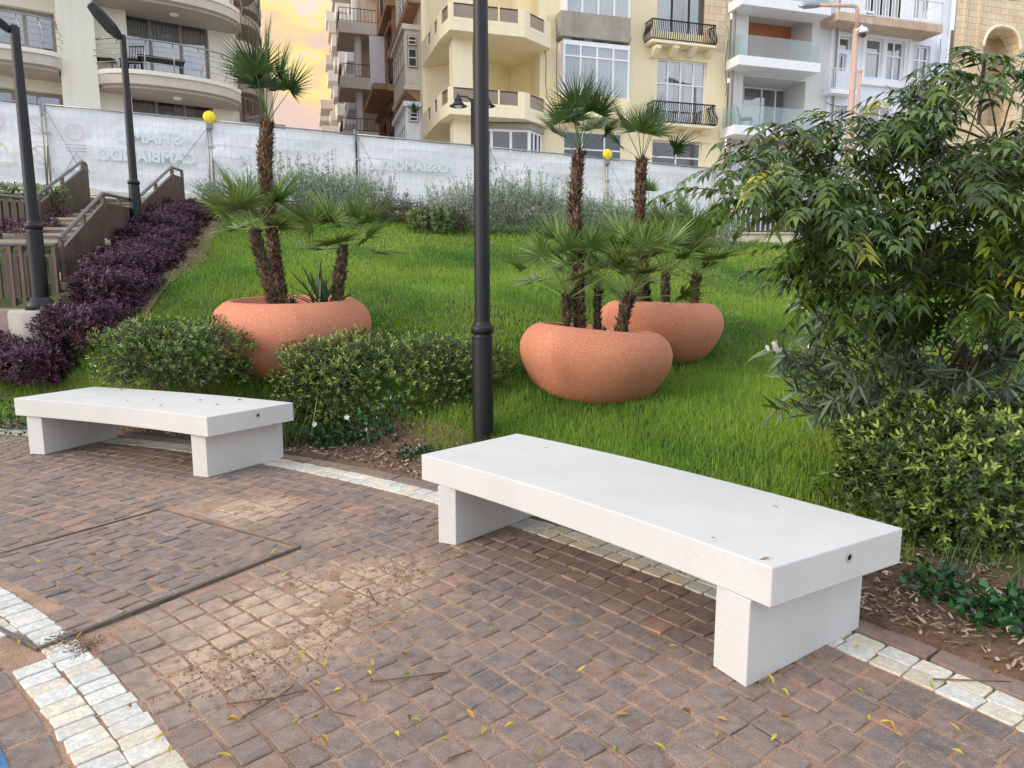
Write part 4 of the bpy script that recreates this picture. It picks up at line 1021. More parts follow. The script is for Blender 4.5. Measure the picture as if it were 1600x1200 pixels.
def warnlamp(px, py, k, label):
    a = fpt(k); a = a+fdir*.03; z = W(px, py, a.y).z
    root = empty('warning_lamp', (a.x, a.y, z), fang, label, 'warning lamp', 'amber lamps clipped on the site fence')
    MB().box(-.06,.06,-.05,.05,-.28,-.13).build('battery_box', M['greyframe'], root, bevel=.01)
    d = MB().lathe([(.001,-.05),(.10,-.045),(.135,-.02),(.14,0),(.135,.02),(.10,.045),(.001,.05)], 28).build('lens', M['yellowlamp'], root); d.rotation_euler = (pi/2,0,0)
    MB().lathe([(.145,-.014),(.152,0),(.145,.014)], 28).build('lens_rim', M['yellowlamp'], d)
    MB().box(-.04,.04,-.03,.03,-.17,-.12).build('lens_bracket', M['white'], root)
warnlamp(324, 183, 1, 'yellow round warning lamp on the fence in front of the cream building')
warnlamp(947, 241, 4, 'yellow round warning lamp on the fence between the two right tall palms')

# ================================================================ STAIRS AND RAILINGS
def railing(name, pts_top, zb, label, posts=(), depth=.05, nsl=None, gap=.0, rise=.14, cat='railing', slatw=.10, group=None):
    """pts_top: world points of the handrail; zb: bottom heights; corrugated slat panel below, rail above"""
    o0 = Vector((pts_top[0].x, pts_top[0].y, 0)); root = empty(name, o0, 0, label, cat, group)
    rl = MB(); P = [p-o0 for p in pts_top]
    rl.tube(P, .028, 10); rl.build('handrail', M['rail'], root)
    sl_ = MB(); pb = MB(); tr_ = MB()
    for i in range(len(P)-1):
        a, b_ = P[i], P[i+1]; L = Vector((b_.x-a.x, b_.y-a.y)).length; n = max(1, int(L/slatw))
        sl_ = sl_; tr_.bar(a-Vector((0,0,rise+.01)), b_-Vector((0,0,rise+.01)), .035, .03)
        for k in range(n):
            t = (k+.5)/n; p = a.lerp(b_, t); zb_i = zb[i]+(zb[i+1]-zb[i])*t; d = (b_-a); d.z = 0; d.normalize(); w = L/n*(.74-gap); nrm = Vector((-d.y, d.x, 0))*.022
            za_ = (b_.z-a.z)/L*w*.5
            q0 = p-d*w/2; q1 = p+d*w/2; zt0 = p.z-za_-rise; zt1 = p.z+za_-rise
            v = [(q0-nrm).x,(q0-nrm).y],[(q1-nrm).x,(q1-nrm).y],[(q1+nrm).x,(q1+nrm).y],[(q0+nrm).x,(q0+nrm).y]
            n0 = len(sl_.v); tops = (zt0,zt1,zt1,zt0)
            sl_.v += [(x_[0],x_[1],zb_i) for x_ in v]+[(x_[0],x_[1],zt_) for x_, zt_ in zip(v, tops)]
            for q in ((0,3,2,1),(4,5,6,7),(0,1,5,4),(1,2,6,5),(2,3,7,6),(3,0,4,7)): sl_.f.append(tuple(n0+i_ for i_ in q)); sl_.sm.append(False)
        if not gap:
            nn = Vector((-(b_-a).y, (b_-a).x, 0)).normalized()*.026
            if nn.dot(a+o0) < 0: nn = -nn
            n0 = len(sl_.v); sl_.v += [tuple(Vector((a.x,a.y,zb[i]))+nn), tuple(Vector((b_.x,b_.y,zb[i+1]))+nn), tuple(Vector((b_.x,b_.y,b_.z-rise))+nn), tuple(Vector((a.x,a.y,a.z-rise))+nn)]
            sl_.f.append((n0,n0+1,n0+2,n0+3)); sl_.sm.append(False)
    sl_.build('slat_panel', M['slat'], root); tr_.build('top_rail', M['rail'], root)
    for (i, t, down) in posts:
        p = P[i].lerp(P[min(i+1,len(P)-1)], t); MB().bar((p.x,p.y,p.z-down),(p.x,p.y,p.z-.02), .05).build('post', M['slat'], root)
    return root
A0_ = W(-60, 380, 8.9); A1_ = W(86, 384, 9.2)
railing('railing', [A0_, A1_], [W(-60,466,8.9).z, W(86,466,9.2).z], 'brown slatted railing on the level behind the leftmost lamp', posts=[(0,.5,.95),(0,.62,.8),(0,.985,.8)], gap=.12, rise=.12)
# front stair railing: up, level, up, level
B0 = W(86, 300+68, 8.5); B0 = Vector((A1_.x+.03, A1_.y+.06, W(86,373,9.26).z)); B1 = W(160, 302, 11.2); C1 = W(208, 313, 12.5); D1 = W(268, 261, 14.4); D2 = W(284, 267, 14.9)
zs = [H(B0.x,B0.y)-.1, 0, 0, 0, 0, 0]
pts = [B0, B1, C1, W(214,310,12.7), D1, D2]
zs = [p_.z-1.15 for p_ in pts]; zs[0] = W(86,472,9.26).z; zs[-2] = D1.z-1.35; zs[-1] = D2.z-1.35; zs[1] = W(160,392,11.2).z; zs[2] = W(208,376,12.5).z-.2; zs[3] = zs[2]+.05
railing('stair_railing', pts, zs, 'long brown slatted railing rising beside the purple hedge in two flights', posts=[(0,0.01,.3),(0,.5,.3),(1,0,.3),(1,.5,.3),(3,.05,.3),(3,.5,.3),(4,0,.3),(4,.98,1.4)])
E0 = W(58, 305, 11.8); E1 = W(128, 252, 14.4); E2 = W(134, 256, 14.7)
railing('stair_railing', [E0, E1, E2], [E0.z-1.0, E1.z-1.1, E2.z-1.1], 'shorter brown slatted railing on the back side of the upper steps', posts=[(0,.01,.3),(0,.5,.3),(1,0,.3),(1,.98,1.2)])
F0 = W(-60, 300, 11.4); F1 = W(50, 310, 11.75)
railing('railing', [F0, F1], [W(-60,366,11.4).z, W(50,372,11.75).z], 'dark slatted railing on the rear landing at the far left', posts=[(0,.97,1.)], rise=.06)
# steps
st_ = empty('stone_steps', (0,0,0), 0, 'open grey stone steps climbing between the slatted railings', 'steps')
s0, s1 = W(84, 372, 9.6), W(138, 315, 14.0); ns = 9
for i in range(ns):
    t = i/(ns-1); a = Vector((s0.x, s0.y, 0)).lerp(Vector((s1.x, s1.y, 0)), t); z = s0.z+(s1.z-s0.z)*t-.02
    xr_ = float(np.interp(a.y, [B0.y,B1.y,C1.y,D1.y], [B0.x,B1.x,C1.x,D1.x]))-.1; MB().box(xr_-1.0, xr_, a.y-.05, a.y+.36, z-.05, z).build('tread', M['greycon'], st_)
    MB().box(xr_-.98, xr_-.02, a.y+.28, a.y+.30, z, z+(s1.z-s0.z)/(ns-1)-.05).build('riser', M['slat'], st_)
# landings and terrace
tr = MB(); z0 = W(65,484,8.4).z
tr.prism([(-12,8.0),(-5.35,8.2),(-5.95,9.5),(-12,9.7)], z0-.6, z0-.005)
o = tr.build('terrace', M['kerb']); tag(o, kind='structure')
pv = MB(); a = W(138,312,14.2)
pv.prism([(-12.5,14.4),(-6.9,14.9),(-6.6,17.2),(-12.5,15.6)], a.z-.5, a.z+.05); tag(pv.build('landing', M['dirt']), kind='structure')
tag(MB().prism([(-7.2,12.5),(-6.6,12.6),(-6.95,14.5),(-7.9,14.3)], W(210,345,12.8).z-.6, W(185,338,13.3).z).build('mid_landing', M['concrete']), kind='structure')
# stone blocks edging the stair foot
eb = empty('edging_stones', (0,0,0), 0, 'row of rough pale stones at the foot of the stair railing', 'edging')
for i, (px, py, d) in enumerate([(92,447,9.3),(105,432,9.6),(118,418,9.9),(133,404,10.3),(145,390,10.7),(158,378,11.1),(175,375,11.5)]):
    c = W(px, py, d); q = MB(); s_ = .09+.03*rnd.random()
    q.box(c.x-s_, c.x+s_, c.y-.06, c.y+.06, c.z-.06, c.z+.05); q.build('stone', M['limestone'] if i % 2 else M['kerb'], eb, bevel=.02)

M['darkslat'] = surf('dark_slats', (64,56,52), (80,72,66), 3, .6)
# right hand railing on a low wall
a = W(1112, 320, 18.2); b_ = W(1205, 311, 18.2); c_ = W(1345, 300, 18.3)
zb0 = W(1118,362,18.2).z
root = empty('walkway_railing', (a.x, a.y, 0), 0, 'dark upright slat railing with sloping handrail at right behind the silver bushes', 'railing')
q = MB(); P0 = Vector((0,0,a.z)); P1_ = Vector((b_.x-a.x, .0, b_.z)); P2_ = Vector((c_.x-a.x, .1, c_.z))
q.tube([P0,P1_,P2_], .03, 8); q.build('handrail', M['slat'], root)
q = MB(); L = c_.x-a.x; n = int(L/.125)
for i in range(n):
    x = L*(i+.3)/n; zt_ = a.z-.17+(c_.z-a.z)*x/L
    q.box(x, x+.062, -.02+.01*x/L, .06+.01, zb0-.02, zt_)
q.build('slat_panel', M['darkslat'], root)
q = MB(); q.bar((0,0,zb0),(L,.1,zb0), .05); q.bar((0,0,a.z-.15),(L,.1,c_.z-.15), .05); q.build('rails', M['slat'], root)
lw = empty('low_wall', (a.x, a.y, 0), 0, 'beige low wall under the dark slat railing at right', 'wall')
MB().box(-.4, L+3, -.05, .35, zb0-1.4, zb0-.06).build('wall_body', M['beigewall'], lw); MB().box(-.45, L+3, -.1, .4, zb0-.06, zb0-.02).build('coping', M['fascia'], lw)
# pale rubble kerb seen at the foot of the fence left of the centre lamp
a = W(640, 333, 17.6); kb = empty('rubble_kerb', (a.x, a.y, a.z), fang, 'short run of rough beige stone kerb below the fence sheet', 'kerb')
for i in range(6): MB().box(i*.45-1.2, i*.45-.78, -.1, .12, -.3, .02+.04*rnd.random()).build('kerb_stone', M['limestone'] if i != 3 else M['kerb'], kb, bevel=.02)

# ================================================================ BUILDINGS
class Fac:                                 # a facade plane: local X along it, local Y into the building
    def __init__(s, px, d, dx, dy, py=100):
        o = W(px, py, d); s.O = Vector((o.x, o.y, 0)); s.d = Vector((dx, dy, 0)).normalized(); s.n = Vector((-s.d.y, s.d.x, 0)); s.ang = math.atan2(s.d.y, s.d.x)
    def p(s, px, py, v=0.):
        r = Vector(ray(px, py)); o = Vector((0,0,CH)); Q = s.O+s.n*v
        t = (Q-o).dot(s.n)/r.dot(s.n); w = o+r*t; return ((w-s.O).dot(s.d), w.z)
    def rect(s, x0, y0, x1, y1, v=0.):
        ym = (y0+y1)/2; xm = (x0+x1)/2
        return (s.p(x0, ym, v)[0], s.p(x1, ym, v)[0], s.p(xm, y1, v)[1], s.p(xm, y0, v)[1])
    def root(s, name, label, cat='building'): return empty(name, s.O, s.ang, label, cat)
def wall(parent, u0, u1, z0, z1, ops, mat, v=0., th=.3, name='wall'):
    us = sorted(set([u0,u1]+[min(max(q,u0),u1) for o in ops for q in o[:2]])); zs = sorted(set([z0,z1]+[min(max(q,z0),z1) for o in ops for q in o[2:4]]))
    mb = MB()
    for i in range(len(us)-1):
        for j in range(len(zs)-1):
            cu, cz = (us[i]+us[i+1])/2, (zs[j]+zs[j+1])/2
            if any(o[0] < cu < o[1] and o[2] < cz < o[3] for o in ops): continue
            mb.poly([(us[i],v,zs[j]),(us[i+1],v,zs[j]),(us[i+1],v,zs[j+1]),(us[i],v,zs[j+1])])
    for o in ops:
        a, b_, c, d = o[:4]
        mb.poly([(a,v,c),(a,v+th,c),(a,v+th,d),(a,v,d)]); mb.poly([(b_,v,c),(b_,v,d),(b_,v+th,d),(b_,v+th,c)])
        mb.poly([(a,v,c),(b_,v,c),(b_,v+th,c),(a,v+th,c)]); mb.poly([(a,v,d),(a,v+th,d),(b_,v+th,d),(b_,v,d)])
    return mb.build(name, mat, parent)
def window(parent, r, cols=2, rows=(), fm='white', v=.14, curtain=0, glass='glass', fw=.06, name='window', back=.7, split=None):
    u0, u1, z0, z1 = r; mb = MB(); y0, y1 = v, v+.06
    mb.box(u0,u0+fw,y0,y1,z0,z1); mb.box(u1-fw,u1,y0,y1,z0,z1); mb.box(u0+fw,u1-fw,y0,y1,z0,z0+fw); mb.box(u0+fw,u1-fw,y0,y1,z1-fw,z1)
    cs = split or [i/cols for i in range(1, cols)]
    for c in cs: x = u0+(u1-u0)*c; mb.box(x-fw*.55,x+fw*.55,y0-.004,y1,z0+fw,z1-fw)
    for c in rows: z = z0+(z1-z0)*c; mb.box(u0+fw,u1-fw,y0-.008,y1,z-fw*.5,z+fw*.5)
    f = mb.build(name, M[fm], parent)
    g_ = MB().poly([(u0+fw*.5,v+.03,z0+fw*.5),(u1-fw*.5,v+.03,z0+fw*.5),(u1-fw*.5,v+.03,z1-fw*.5),(u0+fw*.5,v+.03,z1-fw*.5)])
    q = MB(); q.poly([(u0+fw*.5,v+.03,z0+fw*.5),(u1-fw*.5,v+.03,z0+fw*.5),(u1-fw*.5,v+.03,z1-fw*.5),(u0+fw*.5,v+.03,z1-fw*.5)]); q.build('pane', M[glass], f)
    q = MB(); q.poly([(u0-.02,v+back,z0-.02),(u1+.02,v+back,z0-.02),(u1+.02,v+back,z1+.02),(u0-.02,v+back,z1+.02)])
    for a_, b_2 in (((u0,z0),(u0,z1)),((u1,z0),(u1,z1)),((u0,z0),(u1,z0)),((u0,z1),(u1,z1))): q.poly([(a_[0],v+.07,a_[1]),(b_2[0],v+.07,b_2[1]),(b_2[0],v+back,b_2[1]),(a_[0],v+back,a_[1])])
    q.build('room', M['roomdark'], f)
    if curtain:
        q = MB(); n = 40; segs = {1:[(0,1)],2:[(0,.38),(.62,1)],3:[(0,.3),(.55,.8)],4:[(.5,1)]}[curtain]
        for a_, b_2 in segs:
            for i in range(n):
                ua = u0+(u1-u0)*(a_+(b_2-a_)*i/n); ub = u0+(u1-u0)*(a_+(b_2-a_)*(i+1)/n)
                q.poly([(ua,v+.16+.03*math.sin(i*1.7),z0),(ub,v+.16+.03*math.sin((i+1)*1.7),z0),(ub,v+.16+.03*math.sin((i+1)*1.7),z1),(ua,v+.16+.03*math.sin(i*1.7),z1)])
        q.build('curtain', M['curtain'], f)
    return f
M['roomdark'] = surf('dim_room', (58,58,62), (70,70,74), 1, .9)
def slab(parent, plan, z0, z1, mat, name='balcony'):
    return MB().prism(plan, z0, z1).build(name, mat, parent, bevel=.01)
def bars(parent, path, z0, z1, n, mat, r=.012, belly=0., name='railing', lower=True):
    """vertical bar railing along plan polyline"""
    mb = MB(); L = sum(math.dist(path[i], path[i+1]) for i in range(len(path)-1))
    mb.tube([(p[0],p[1],z1) for p in path], r*1.6, 6)
    if lower: mb.tube([(p[0],p[1],z0+.06) for p in path], r*1.1, 6)
    for i in range(len(path)-1):
        a, b_ = path[i], path[i+1]; l = math.dist(a, b_); m = max(1, round(n*l/L)); nx_, ny_ = (b_[1]-a[1])/l, -(b_[0]-a[0])/l
        for k in range(m+1):
            t = k/m; x, y = a[0]+(b_[0]-a[0])*t, a[1]+(b_[1]-a[1])*t
            if belly:
                P = [(x+nx_*o_, y+ny_*o_, z0+(z1-z0)*f_) for f_, o_ in ((0,0),(.15,belly*.8),(.35,belly),(.6,belly*.3),(.8,-belly*.15),(1,0))]
                mb.tube(P, r, 4, caps=False)
            else: mb.bar((x,y,z0),(x,y,z1), r*1.6)
    return mb.build(name, M[mat], parent)
def arcplan(u0, u1, out, n=20, base=0., sq=2.6):
    P = [(u0, base)]
    for i in range(n+1):
        t = -1+2*i/n; P.append((u0+(u1-u0)*(t+1)/2, -out*(1-abs(t)**sq)**(1/sq) if abs(t) < 1 else base*0))
    P.append((u1, base)); return P

# ---------- cream building with curved balconies (left)
FL = Fac(250, 24.0, 1, .62)
b = FL.root('apartment_block', 'cream apartment block at left with curved balconies and steel rails')
uL, uR = FL.p(-110,100)[0], FL.p(357,100)[0]
ops = [FL.rect(190,22,326,116), FL.rect(200,150,333,200), FL.rect(-60,8,86,82), FL.rect(-60,138,98,176)]
zt_ = 22
wall(b, uL, uR, 2.6, zt_, ops, M['cream'])
window(b, ops[0], 3, (), 'greyframe', v=.2, curtain=1, fw=.09, split=[.33,.68]); window(b, ops[1], 3, (), 'greyframe', v=.2, curtain=3, fw=.09)
window(b, ops[2], 3, (), 'greyframe', v=.2, curtain=3, fw=.09); window(b, ops[3], 4, (), 'greyframe', v=.2, fw=.09)
pc = FL.rect(92,0,150,160,-.9); MB().box(pc[0],pc[1],-1.0,0.0,2.6,zt_).build('pier', M['cream'], b)
pc2 = FL.p(150,100)[0]; MB().box(pc[1], pc[1]+.9, -.45, 0.0, 2.6, zt_).build('pier', M['cream'], b)
def curvebal(u0, u1, out, ztop_, side_open=True, rail=True, sq=2.4, chrome=True):
    pl_ = arcplan(u0, u1, out, 26, 0.02, sq)
    s = slab(b, pl_, ztop_-.30, ztop_, M['fascia']); in_ = arcplan(u0+.02, u1-.02, out+.05, 26, .02, sq)
    MB().prism(arcplan(u0-.0, u1+.0, out+.06, 26, .02, sq), ztop_-.02, ztop_+.10).build('slab_lip', M['cream'], s)
    MB().prism(arcplan(u0+.08, u1-.08, out-.12, 26, .02, sq), ztop_-.40, ztop_-.30).build('soffit', M['soffit'], s)
    if rail:
        mb = MB(); path = arcplan(u0+.06, u1-.06, out-.05, 30, -.1, sq)[1:-1]
        prof = [(.12,.02),(.3,.10),(.48,.15),(.66,.12),(.82,.04),(.96,-.02)]
        c_ = ((u0+u1)/2, 0)
        def off(p, o_): 
            dx, dy = p[0]-c_[0], p[1]-c_[1]; l = math.hypot(dx, dy)+1e-6; return (p[0]+dx/l*o_, p[1]+dy/l*o_)
        for f_, o_ in prof[:-1]:
            mb.tube([(*off(p, o_), ztop_+f_) for p in path], .010, 5, caps=False)
        mb.tube([(*off(p, -.02), ztop_+1.0) for p in path], .028, 6)
        for k in range(0, len(path), 5):
            mb.tube([(*off(path[k], o_), ztop_+f_) for f_, o_ in [(.0,0)]+prof], .018, 5)
        mb.build('railing', M['chrome'], s)
    return s
def balz(px, py, v): return FL.p(px, py, v)[1]
zA = balz(250, 121, -1.5)
cb = curvebal(FL.p(135,90,-.6)[0], FL.p(379,120,-.4)[0], 1.75, zA)
zB = balz(250, -14, -1.5); curvebal(FL.p(207,0,-.6)[0]-1.6, FL.p(378,10,-.4)[0], 1.75, zB)
zC = balz(50, 84, -1.3); curvebal(FL.p(-110,90,-.6)[0], FL.p(101,90,-.9)[0], 1.5, zC, sq=6)
curvebal(FL.p(-110,90,-.6)[0], FL.p(101,90,-.9)[0], 1.5, zC+3.0, sq=6)
for (px, py) in ((271,9),(276,135)):
    u_, z_ = FL.p(px, py, -.9); MB().lathe([(.001,-.06),(.12,-.05),(.14,0)], 18, (u_, -.9, (zA if py > 50 else zB)-.40)).build('ceiling_light', M['white'], b)
# balcony furniture: things of their own
u_, z_ = FL.p(253, 98, -1.1); q = FL.O+FL.d*u_-FL.n*1.0
tb_ = empty('balcony_table', (q.x, q.y, zA+.1), FL.ang, 'dark low table on the middle curved balcony', 'table')
MB().box(-.65,.65,-.3,.3,.52,.56).build('table_top', M['fabricdark'], tb_)
for sx in (-.55,.55):
    for sy in (-.22,.22): MB().box(sx-.02,sx+.02,sy-.02,sy+.02,0,.52).build('leg', M['iron'], tb_)
def chair(F_, px, v, z, label, rot=0.):
    u_ = F_.p(px, 90, -v)[0]; q = F_.O+F_.d*u_-F_.n*v; c = empty('balcony_chair', (q.x, q.y, z), F_.ang+rot, label, 'chair')
    MB().box(-.25,.25,-.25,.25,.4,.44).build('seat', M['fabricdark'], c); m = MB()
    for i in range(6): m.bar((-.22+i*.088,.24,.44),(-.22+i*.088,.36,.95), .02)
    m.bar((-.25,.36,.95),(.25,.36,.95), .03); m.build('backrest', M['fabricdark'], c)
    for sx in (-.22,.22):
        for sy in (-.22,.22): MB().box(sx-.015,sx+.015,sy-.015,sy+.015,0,.4).build('leg', M['iron'], c)
chair(FL, 166, .55, zA+.1, 'dark slatted chair at the left end of the middle curved balcony', 1.2)
chair(FL, 205, .9, zA+.1, 'slatted chair behind the black lamp on the curved balcony', -.6)
# return side along the side street
sdir = Vector((-.33, 1, 0)).normalized()
crn = FL.O+FL.d*uR
FS = Fac(357, 30, .33, -1); FS.O = crn.copy(); FS.d = sdir.copy(); FS.n = Vector((-sdir.y, sdir.x, 0)); FS.ang = math.atan2(sdir.y, sdir.x)
bs = empty('side_wing', crn, FS.ang, 'pinkish brown street side of the left block with stacked curved balconies', 'building')
opsS = []
for lv in range(6):
    z_ = 3.3+lv*3.05
    for t_ in (.5, 5.4, 11.5, 18.5, 26): opsS.append((t_+.3, t_+1.9, z_+.9, z_+2.4))
wall(bs, 0, 42, 2.6, zt_-1, opsS, M['pinkwall'])
MB().box(-.02, .45, -.12, .0, 2.6, zt_).build('corner_pier', M['cream'], bs); MB().box(2.3, 2.75, -.16, .0, 2.6, zt_).build('corner_pier', M['cream'], bs)
for o_ in opsS: window(bs, o_, 2, (), 'greyframe', v=.14, glass='glassdark', fw=.05)
for lv in range(6):
    for t_ in (3.6, 10, 17, 25):
        z_ = zA+3.05*(lv-1)-.0
        s = slab(bs, arcplan(t_, t_+4.6, 1.0, 14, .02, 2.), z_-.4, z_, M['fascia']); bars(s, arcplan(t_+.05, t_+4.55, .95, 12, 0, 2.)[1:-1], z_, z_+.95, 26, 'greyframe', .012)
MB().box(0,42,0,6,zt_-1,zt_-.7).build('roof', M['fascia'], bs)
# farther block on the left of the side street
q = crn+sdir*44; fb = empty('far_block', q, FS.ang, 'beige stepped block far down the left side of the street', 'building')
wall(fb, 0, 14, 2.6, 19.0, [(1,3,z_+1,z_+2.4) for z_ in (6,9,12,15)]+[(6,8,z_+1,z_+2.4) for z_ in (6,9,12,15)], M['beige'], v=-1.6)
MB().poly([(0,-1.6,2.6),(0,4,2.6),(0,4,19),(0,-1.6,19)]) ; mb = MB(); mb.box(-.1,0,-1.6,4,2.6,19); mb.build('end_wall', M['beige'], fb)
for z_ in (7,10,13,16): MB().box(1,5,-2.6,-1.6,z_-.9,z_).build('balcony', M['fascia'], fb)

# ---------- right hand row: common plane
FR_ = Fac(1067, 31, 1, .3)
ZB, ZT = 2.4, 24
def U(px, py=120, v=0.): return FR_.p(px, py, v)[0]
# yellow corner building
b = FR_.root('corner_building', 'pale yellow corner building with polygonal balconies and white bay windows')
u0, u1 = U(690), U(1137)
R_ = FR_.rect
wC1 = R_(884,-45,984,26,-.5); wC2 = R_(880,72,982,156,-.5); wC3 = R_(880,206,972,262); wD1 = R_(1027,-50,1108,52); wD2 = R_(1026,94,1103,192); wD3 = R_(1019,221,1096,266); wE = R_(720,196,843,252,.3)
recs = [(U(715), U(842), FR_.p(780,58,-.8)[1]-3.0*0+.3, 0)]
ops = [wC3, wD1, wD2, wD3]
wall(b, U(868), u1, ZB, ZT, ops, M['yellow'])
window(b, wC3, 3, (.5,), 'white', glass='glassdark', v=.05, split=[.32,.7]); window(b, wD1, 3, (), 'iron', curtain=2, v=.2)
window(b, wD2, 2, (.62,), 'white', curtain=2, v=.12, split=[.24,.5,.76]); window(b, wD3, 2, (.45,), 'white', glass='glassdark', v=.12)
# exposed stone and grey patches
xp = R_(1100,-20,1134,80); MB().box(xp[0],xp[1],-.025,.0,xp[2],xp[3]).build('exposed_stone', M['limestone'], b)
xp = R_(850,25,877,58); MB().box(xp[0]+.1,xp[1],-.02,.0,xp[2],xp[3]).build('grey_patch', M['greycon'], b)
# upper bay
bay = MB(); g1 = R_(876,22,985,61,-.6); bay.box(g1[0],g1[1],-.62,0,g1[2],g1[3]); by = bay.build('bay', M['greycon'], b)
def baywin(r, cols, rows, nm, sill):
    MB().box(r[0]-.03,r[1]+.03,-.55,0,r[3],r[3]+.12).build('bay_head', M['white'], by if nm == 'a' else b)
    w = window(b, r, cols, rows, 'white', v=-.56, curtain=1, back=.55, name='bay_window')
    sw = MB(); sw.box(r[0]-.02, r[0]+.04, -.55, 0, r[2], r[3]) ; sw.box(r[1]-.04, r[1]+.02, -.55, 0, r[2], r[3]); sw.build('bay_side', M['white'], w)
baywin(wC1, 4, (.0,), 'a', 0); baywin(wC2, 4, (.77,), 'b', 0)
y1_ = R_(874,150,984,180,-.6); MB().box(y1_[0],y1_[1],-.62,0,y1_[2],y1_[3]).build('bay_apron', M['yellow'], b)
MB().box(y1_[0]-.05,y1_[1]+.05,-.68,0,y1_[2]-.08,y1_[2]).build('bay_moulding', M['yellow2'], b)
def corbel(px, py0, py1, w=.16, out=.5, mat='yellow2'):
    u_ = U(px, (py0+py1)/2, -out/2); za_ = FR_.p(px, py0, -out)[1]; zb_ = FR_.p(px, py1, -out/2)[1]; m = MB()
    m.v = [(u_-w,0,zb_),(u_+w,0,zb_),(u_+w,0,za_),(u_-w,0,za_),(u_-w,-out,za_),(u_+w,-out,za_),(u_-w,-out,za_-.12),(u_+w,-out,za_-.12),(u_-w,-out*.35,zb_),(u_+w,-out*.35,zb_)]
    m.f = [(3,2,5,4),(4,5,7,6),(6,7,9,8),(8,9,1,0),(0,3,4,6,8),(1,9,7,5,2)]; m.sm = [False]*6
    m.build('corbel', M[mat], b)
for px in (883,916,945,976): corbel(px, 57, 74, .17, .5, 'greycon')
for px in (880,908,940,970): corbel(px, 183, 199, .17, .5)
for k, px in enumerate((1024,1052,1081,1109)): corbel(px, 69, 88, .13, .55); 
for k, px in enumerate((1030,1075,1103)): corbel(px, 196, 210, .13, .5)
mo = R_(1015,216,1106,221); MB().box(mo[0],mo[1],-.08,0,mo[2],mo[2]+.1).build('moulding', M['yellow2'], b)
vt = R_(1067,80,1076,86); MB().box(vt[0],vt[1],-.03,0,vt[2],vt[3]).build('vent', M['white'], b)
for (pa, pb, py0, py1, bl) in ((1018,1119,63,30,.10),(1020,1118,191,157,.16)):
    ua, ub = U(pa,py0,-.6), U(pb,py0,-.6); zf = FR_.p((pa+pb)/2, py0+3, -.6)[1]; zr = FR_.p((pa+pb)/2, py1+4, -.6)[1]
    s = slab(b, [(ua,0),(ua,-.62),(ub,-.62),(ub,0)], zf-.1, zf, M['yellow2'])
    bars(s, [(ua+.03,0),(ua+.03,-.58),(ub-.03,-.58),(ub-.03,0)], zf, zr, 40, 'iron', .018, bl)
# polygonal balconies at the corner
vb = 1.5
def polybal(pyT, pyB, pyW):
    # pyT top of parapet at the front, pyB bottom of the slab at the front (px 770), pyW window sill cut
    uA = U(703, pyB, -vb); uF = U(820, pyB, -vb); uG = U(857, pyB, -.3); uS = U(664, pyB+60, 3.5)
    zb_ = FR_.p(760, pyB, -vb)[1]; zt2 = FR_.p(760, pyT, -vb)[1]
    P = [(uG, .3),(uG,-.55),(uF,-vb),(uA,-vb),(uA-.15,-.3),(uA-.2,3.2),(uA-.2,5.5),(uG,5.5)]
    s = slab(b, P, zb_, zb_+.32, M['yellow2'], 'corner_balcony')
    par = MB(); gl_ = MB(); tp = MB()
    edge = P[1:7]
    for i in range(len(edge)-1):
        a_, c_ = Vector(edge[i]), Vector(edge[i+1]); L = (c_-a_).length; d_ = (c_-a_)/L; nrm = Vector((-d_.y, d_.x))
        if nrm.dot(Vector((uA+2, 2))-a_) < 0: nrm = -nrm
        def seg(t0, t1, z0_, z1_, m_, th_=.14, ins=.0):
            q = [a_+d_*t0+nrm*ins, a_+d_*t1+nrm*ins, a_+d_*t1+nrm*(ins+th_), a_+d_*t0+nrm*(ins+th_)]
            m_.prism([(v_.x, v_.y) for v_ in q], z0_, z1_)
        H_ = zt2-zb_
        seg(0, L, zb_+.32, zb_+.32+H_*.14, par)
        cuts = {0:[(.25,.8)],1:[(.09,.34),(.36,.62),(.66,.95)],2:[(.18,.82)],3:[(.12,.3),(.5,.68)],4:[(.2,.5)]}[i]
        last = 0
        for (c0, c1) in cuts:
            seg(last, c0*L, zb_+.32+H_*.14, zt2, par); last = c1*L
            gl_ = MB(); tp = MB(); seg(c0*L, c1*L, zb_+.32+H_*.14, zt2-.05, gl_, .03, .05); seg(c0*L, c1*L, zt2-.05, zt2-.01, tp, .06, .04); gl_.build('smoked_panel', M['smoked'], s); tp.build('rail', M['iron'], s)
        seg(last, L, zb_+.32+H_*.14, zt2, par)
    par.build('parapet', M['yellow2'], s)
    return zb_, zt2, uA, uF, uG
levels = []
for a_ in ((8,52,0),(139,182,0)): levels.append(polybal(*a_))
H3 = levels[0][0]-levels[1][0]
# recessed walls behind the balconies, columns
uA, uF, uG = levels[0][2:]
rw = MB(); rw.poly([(uA-.2,3.3,ZB),(uA+1.9,1.4,ZB),(uA+1.9,1.4,ZT),(uA-.2,3.3,ZT)]); rw.poly([(uA+1.9,1.4,ZB),(uA+3.3,2.2,ZB),(uA+3.3,2.2,ZT),(uA+1.9,1.4,ZT)]); rw.poly([(uA+3.3,2.2,ZB),(uA+4.6,.1,ZB),(uA+4.6,.1,ZT),(uA+3.3,2.2,ZT)])
rw.build('recessed_wall', M['yellow'], b)
rw = MB(); rw.box(U(843), U(868)+.02, -.02, 1.5, ZB, ZT); rw.build('wall_strip', M['yellow'], b)
for lv in range(-1, 3):
    zf = levels[1][0]+H3*lv+.32
    if lv >= 0 : MB().box(uA+.25, uA+1.0, -.75, -.1, zf, zf+H3-.32).build('column', M['yellow2'], b)
MB().box(uA+.25, uA+1.0, -.75, -.1, ZB, levels[1][0]).build('column', M['yellow2'], b)
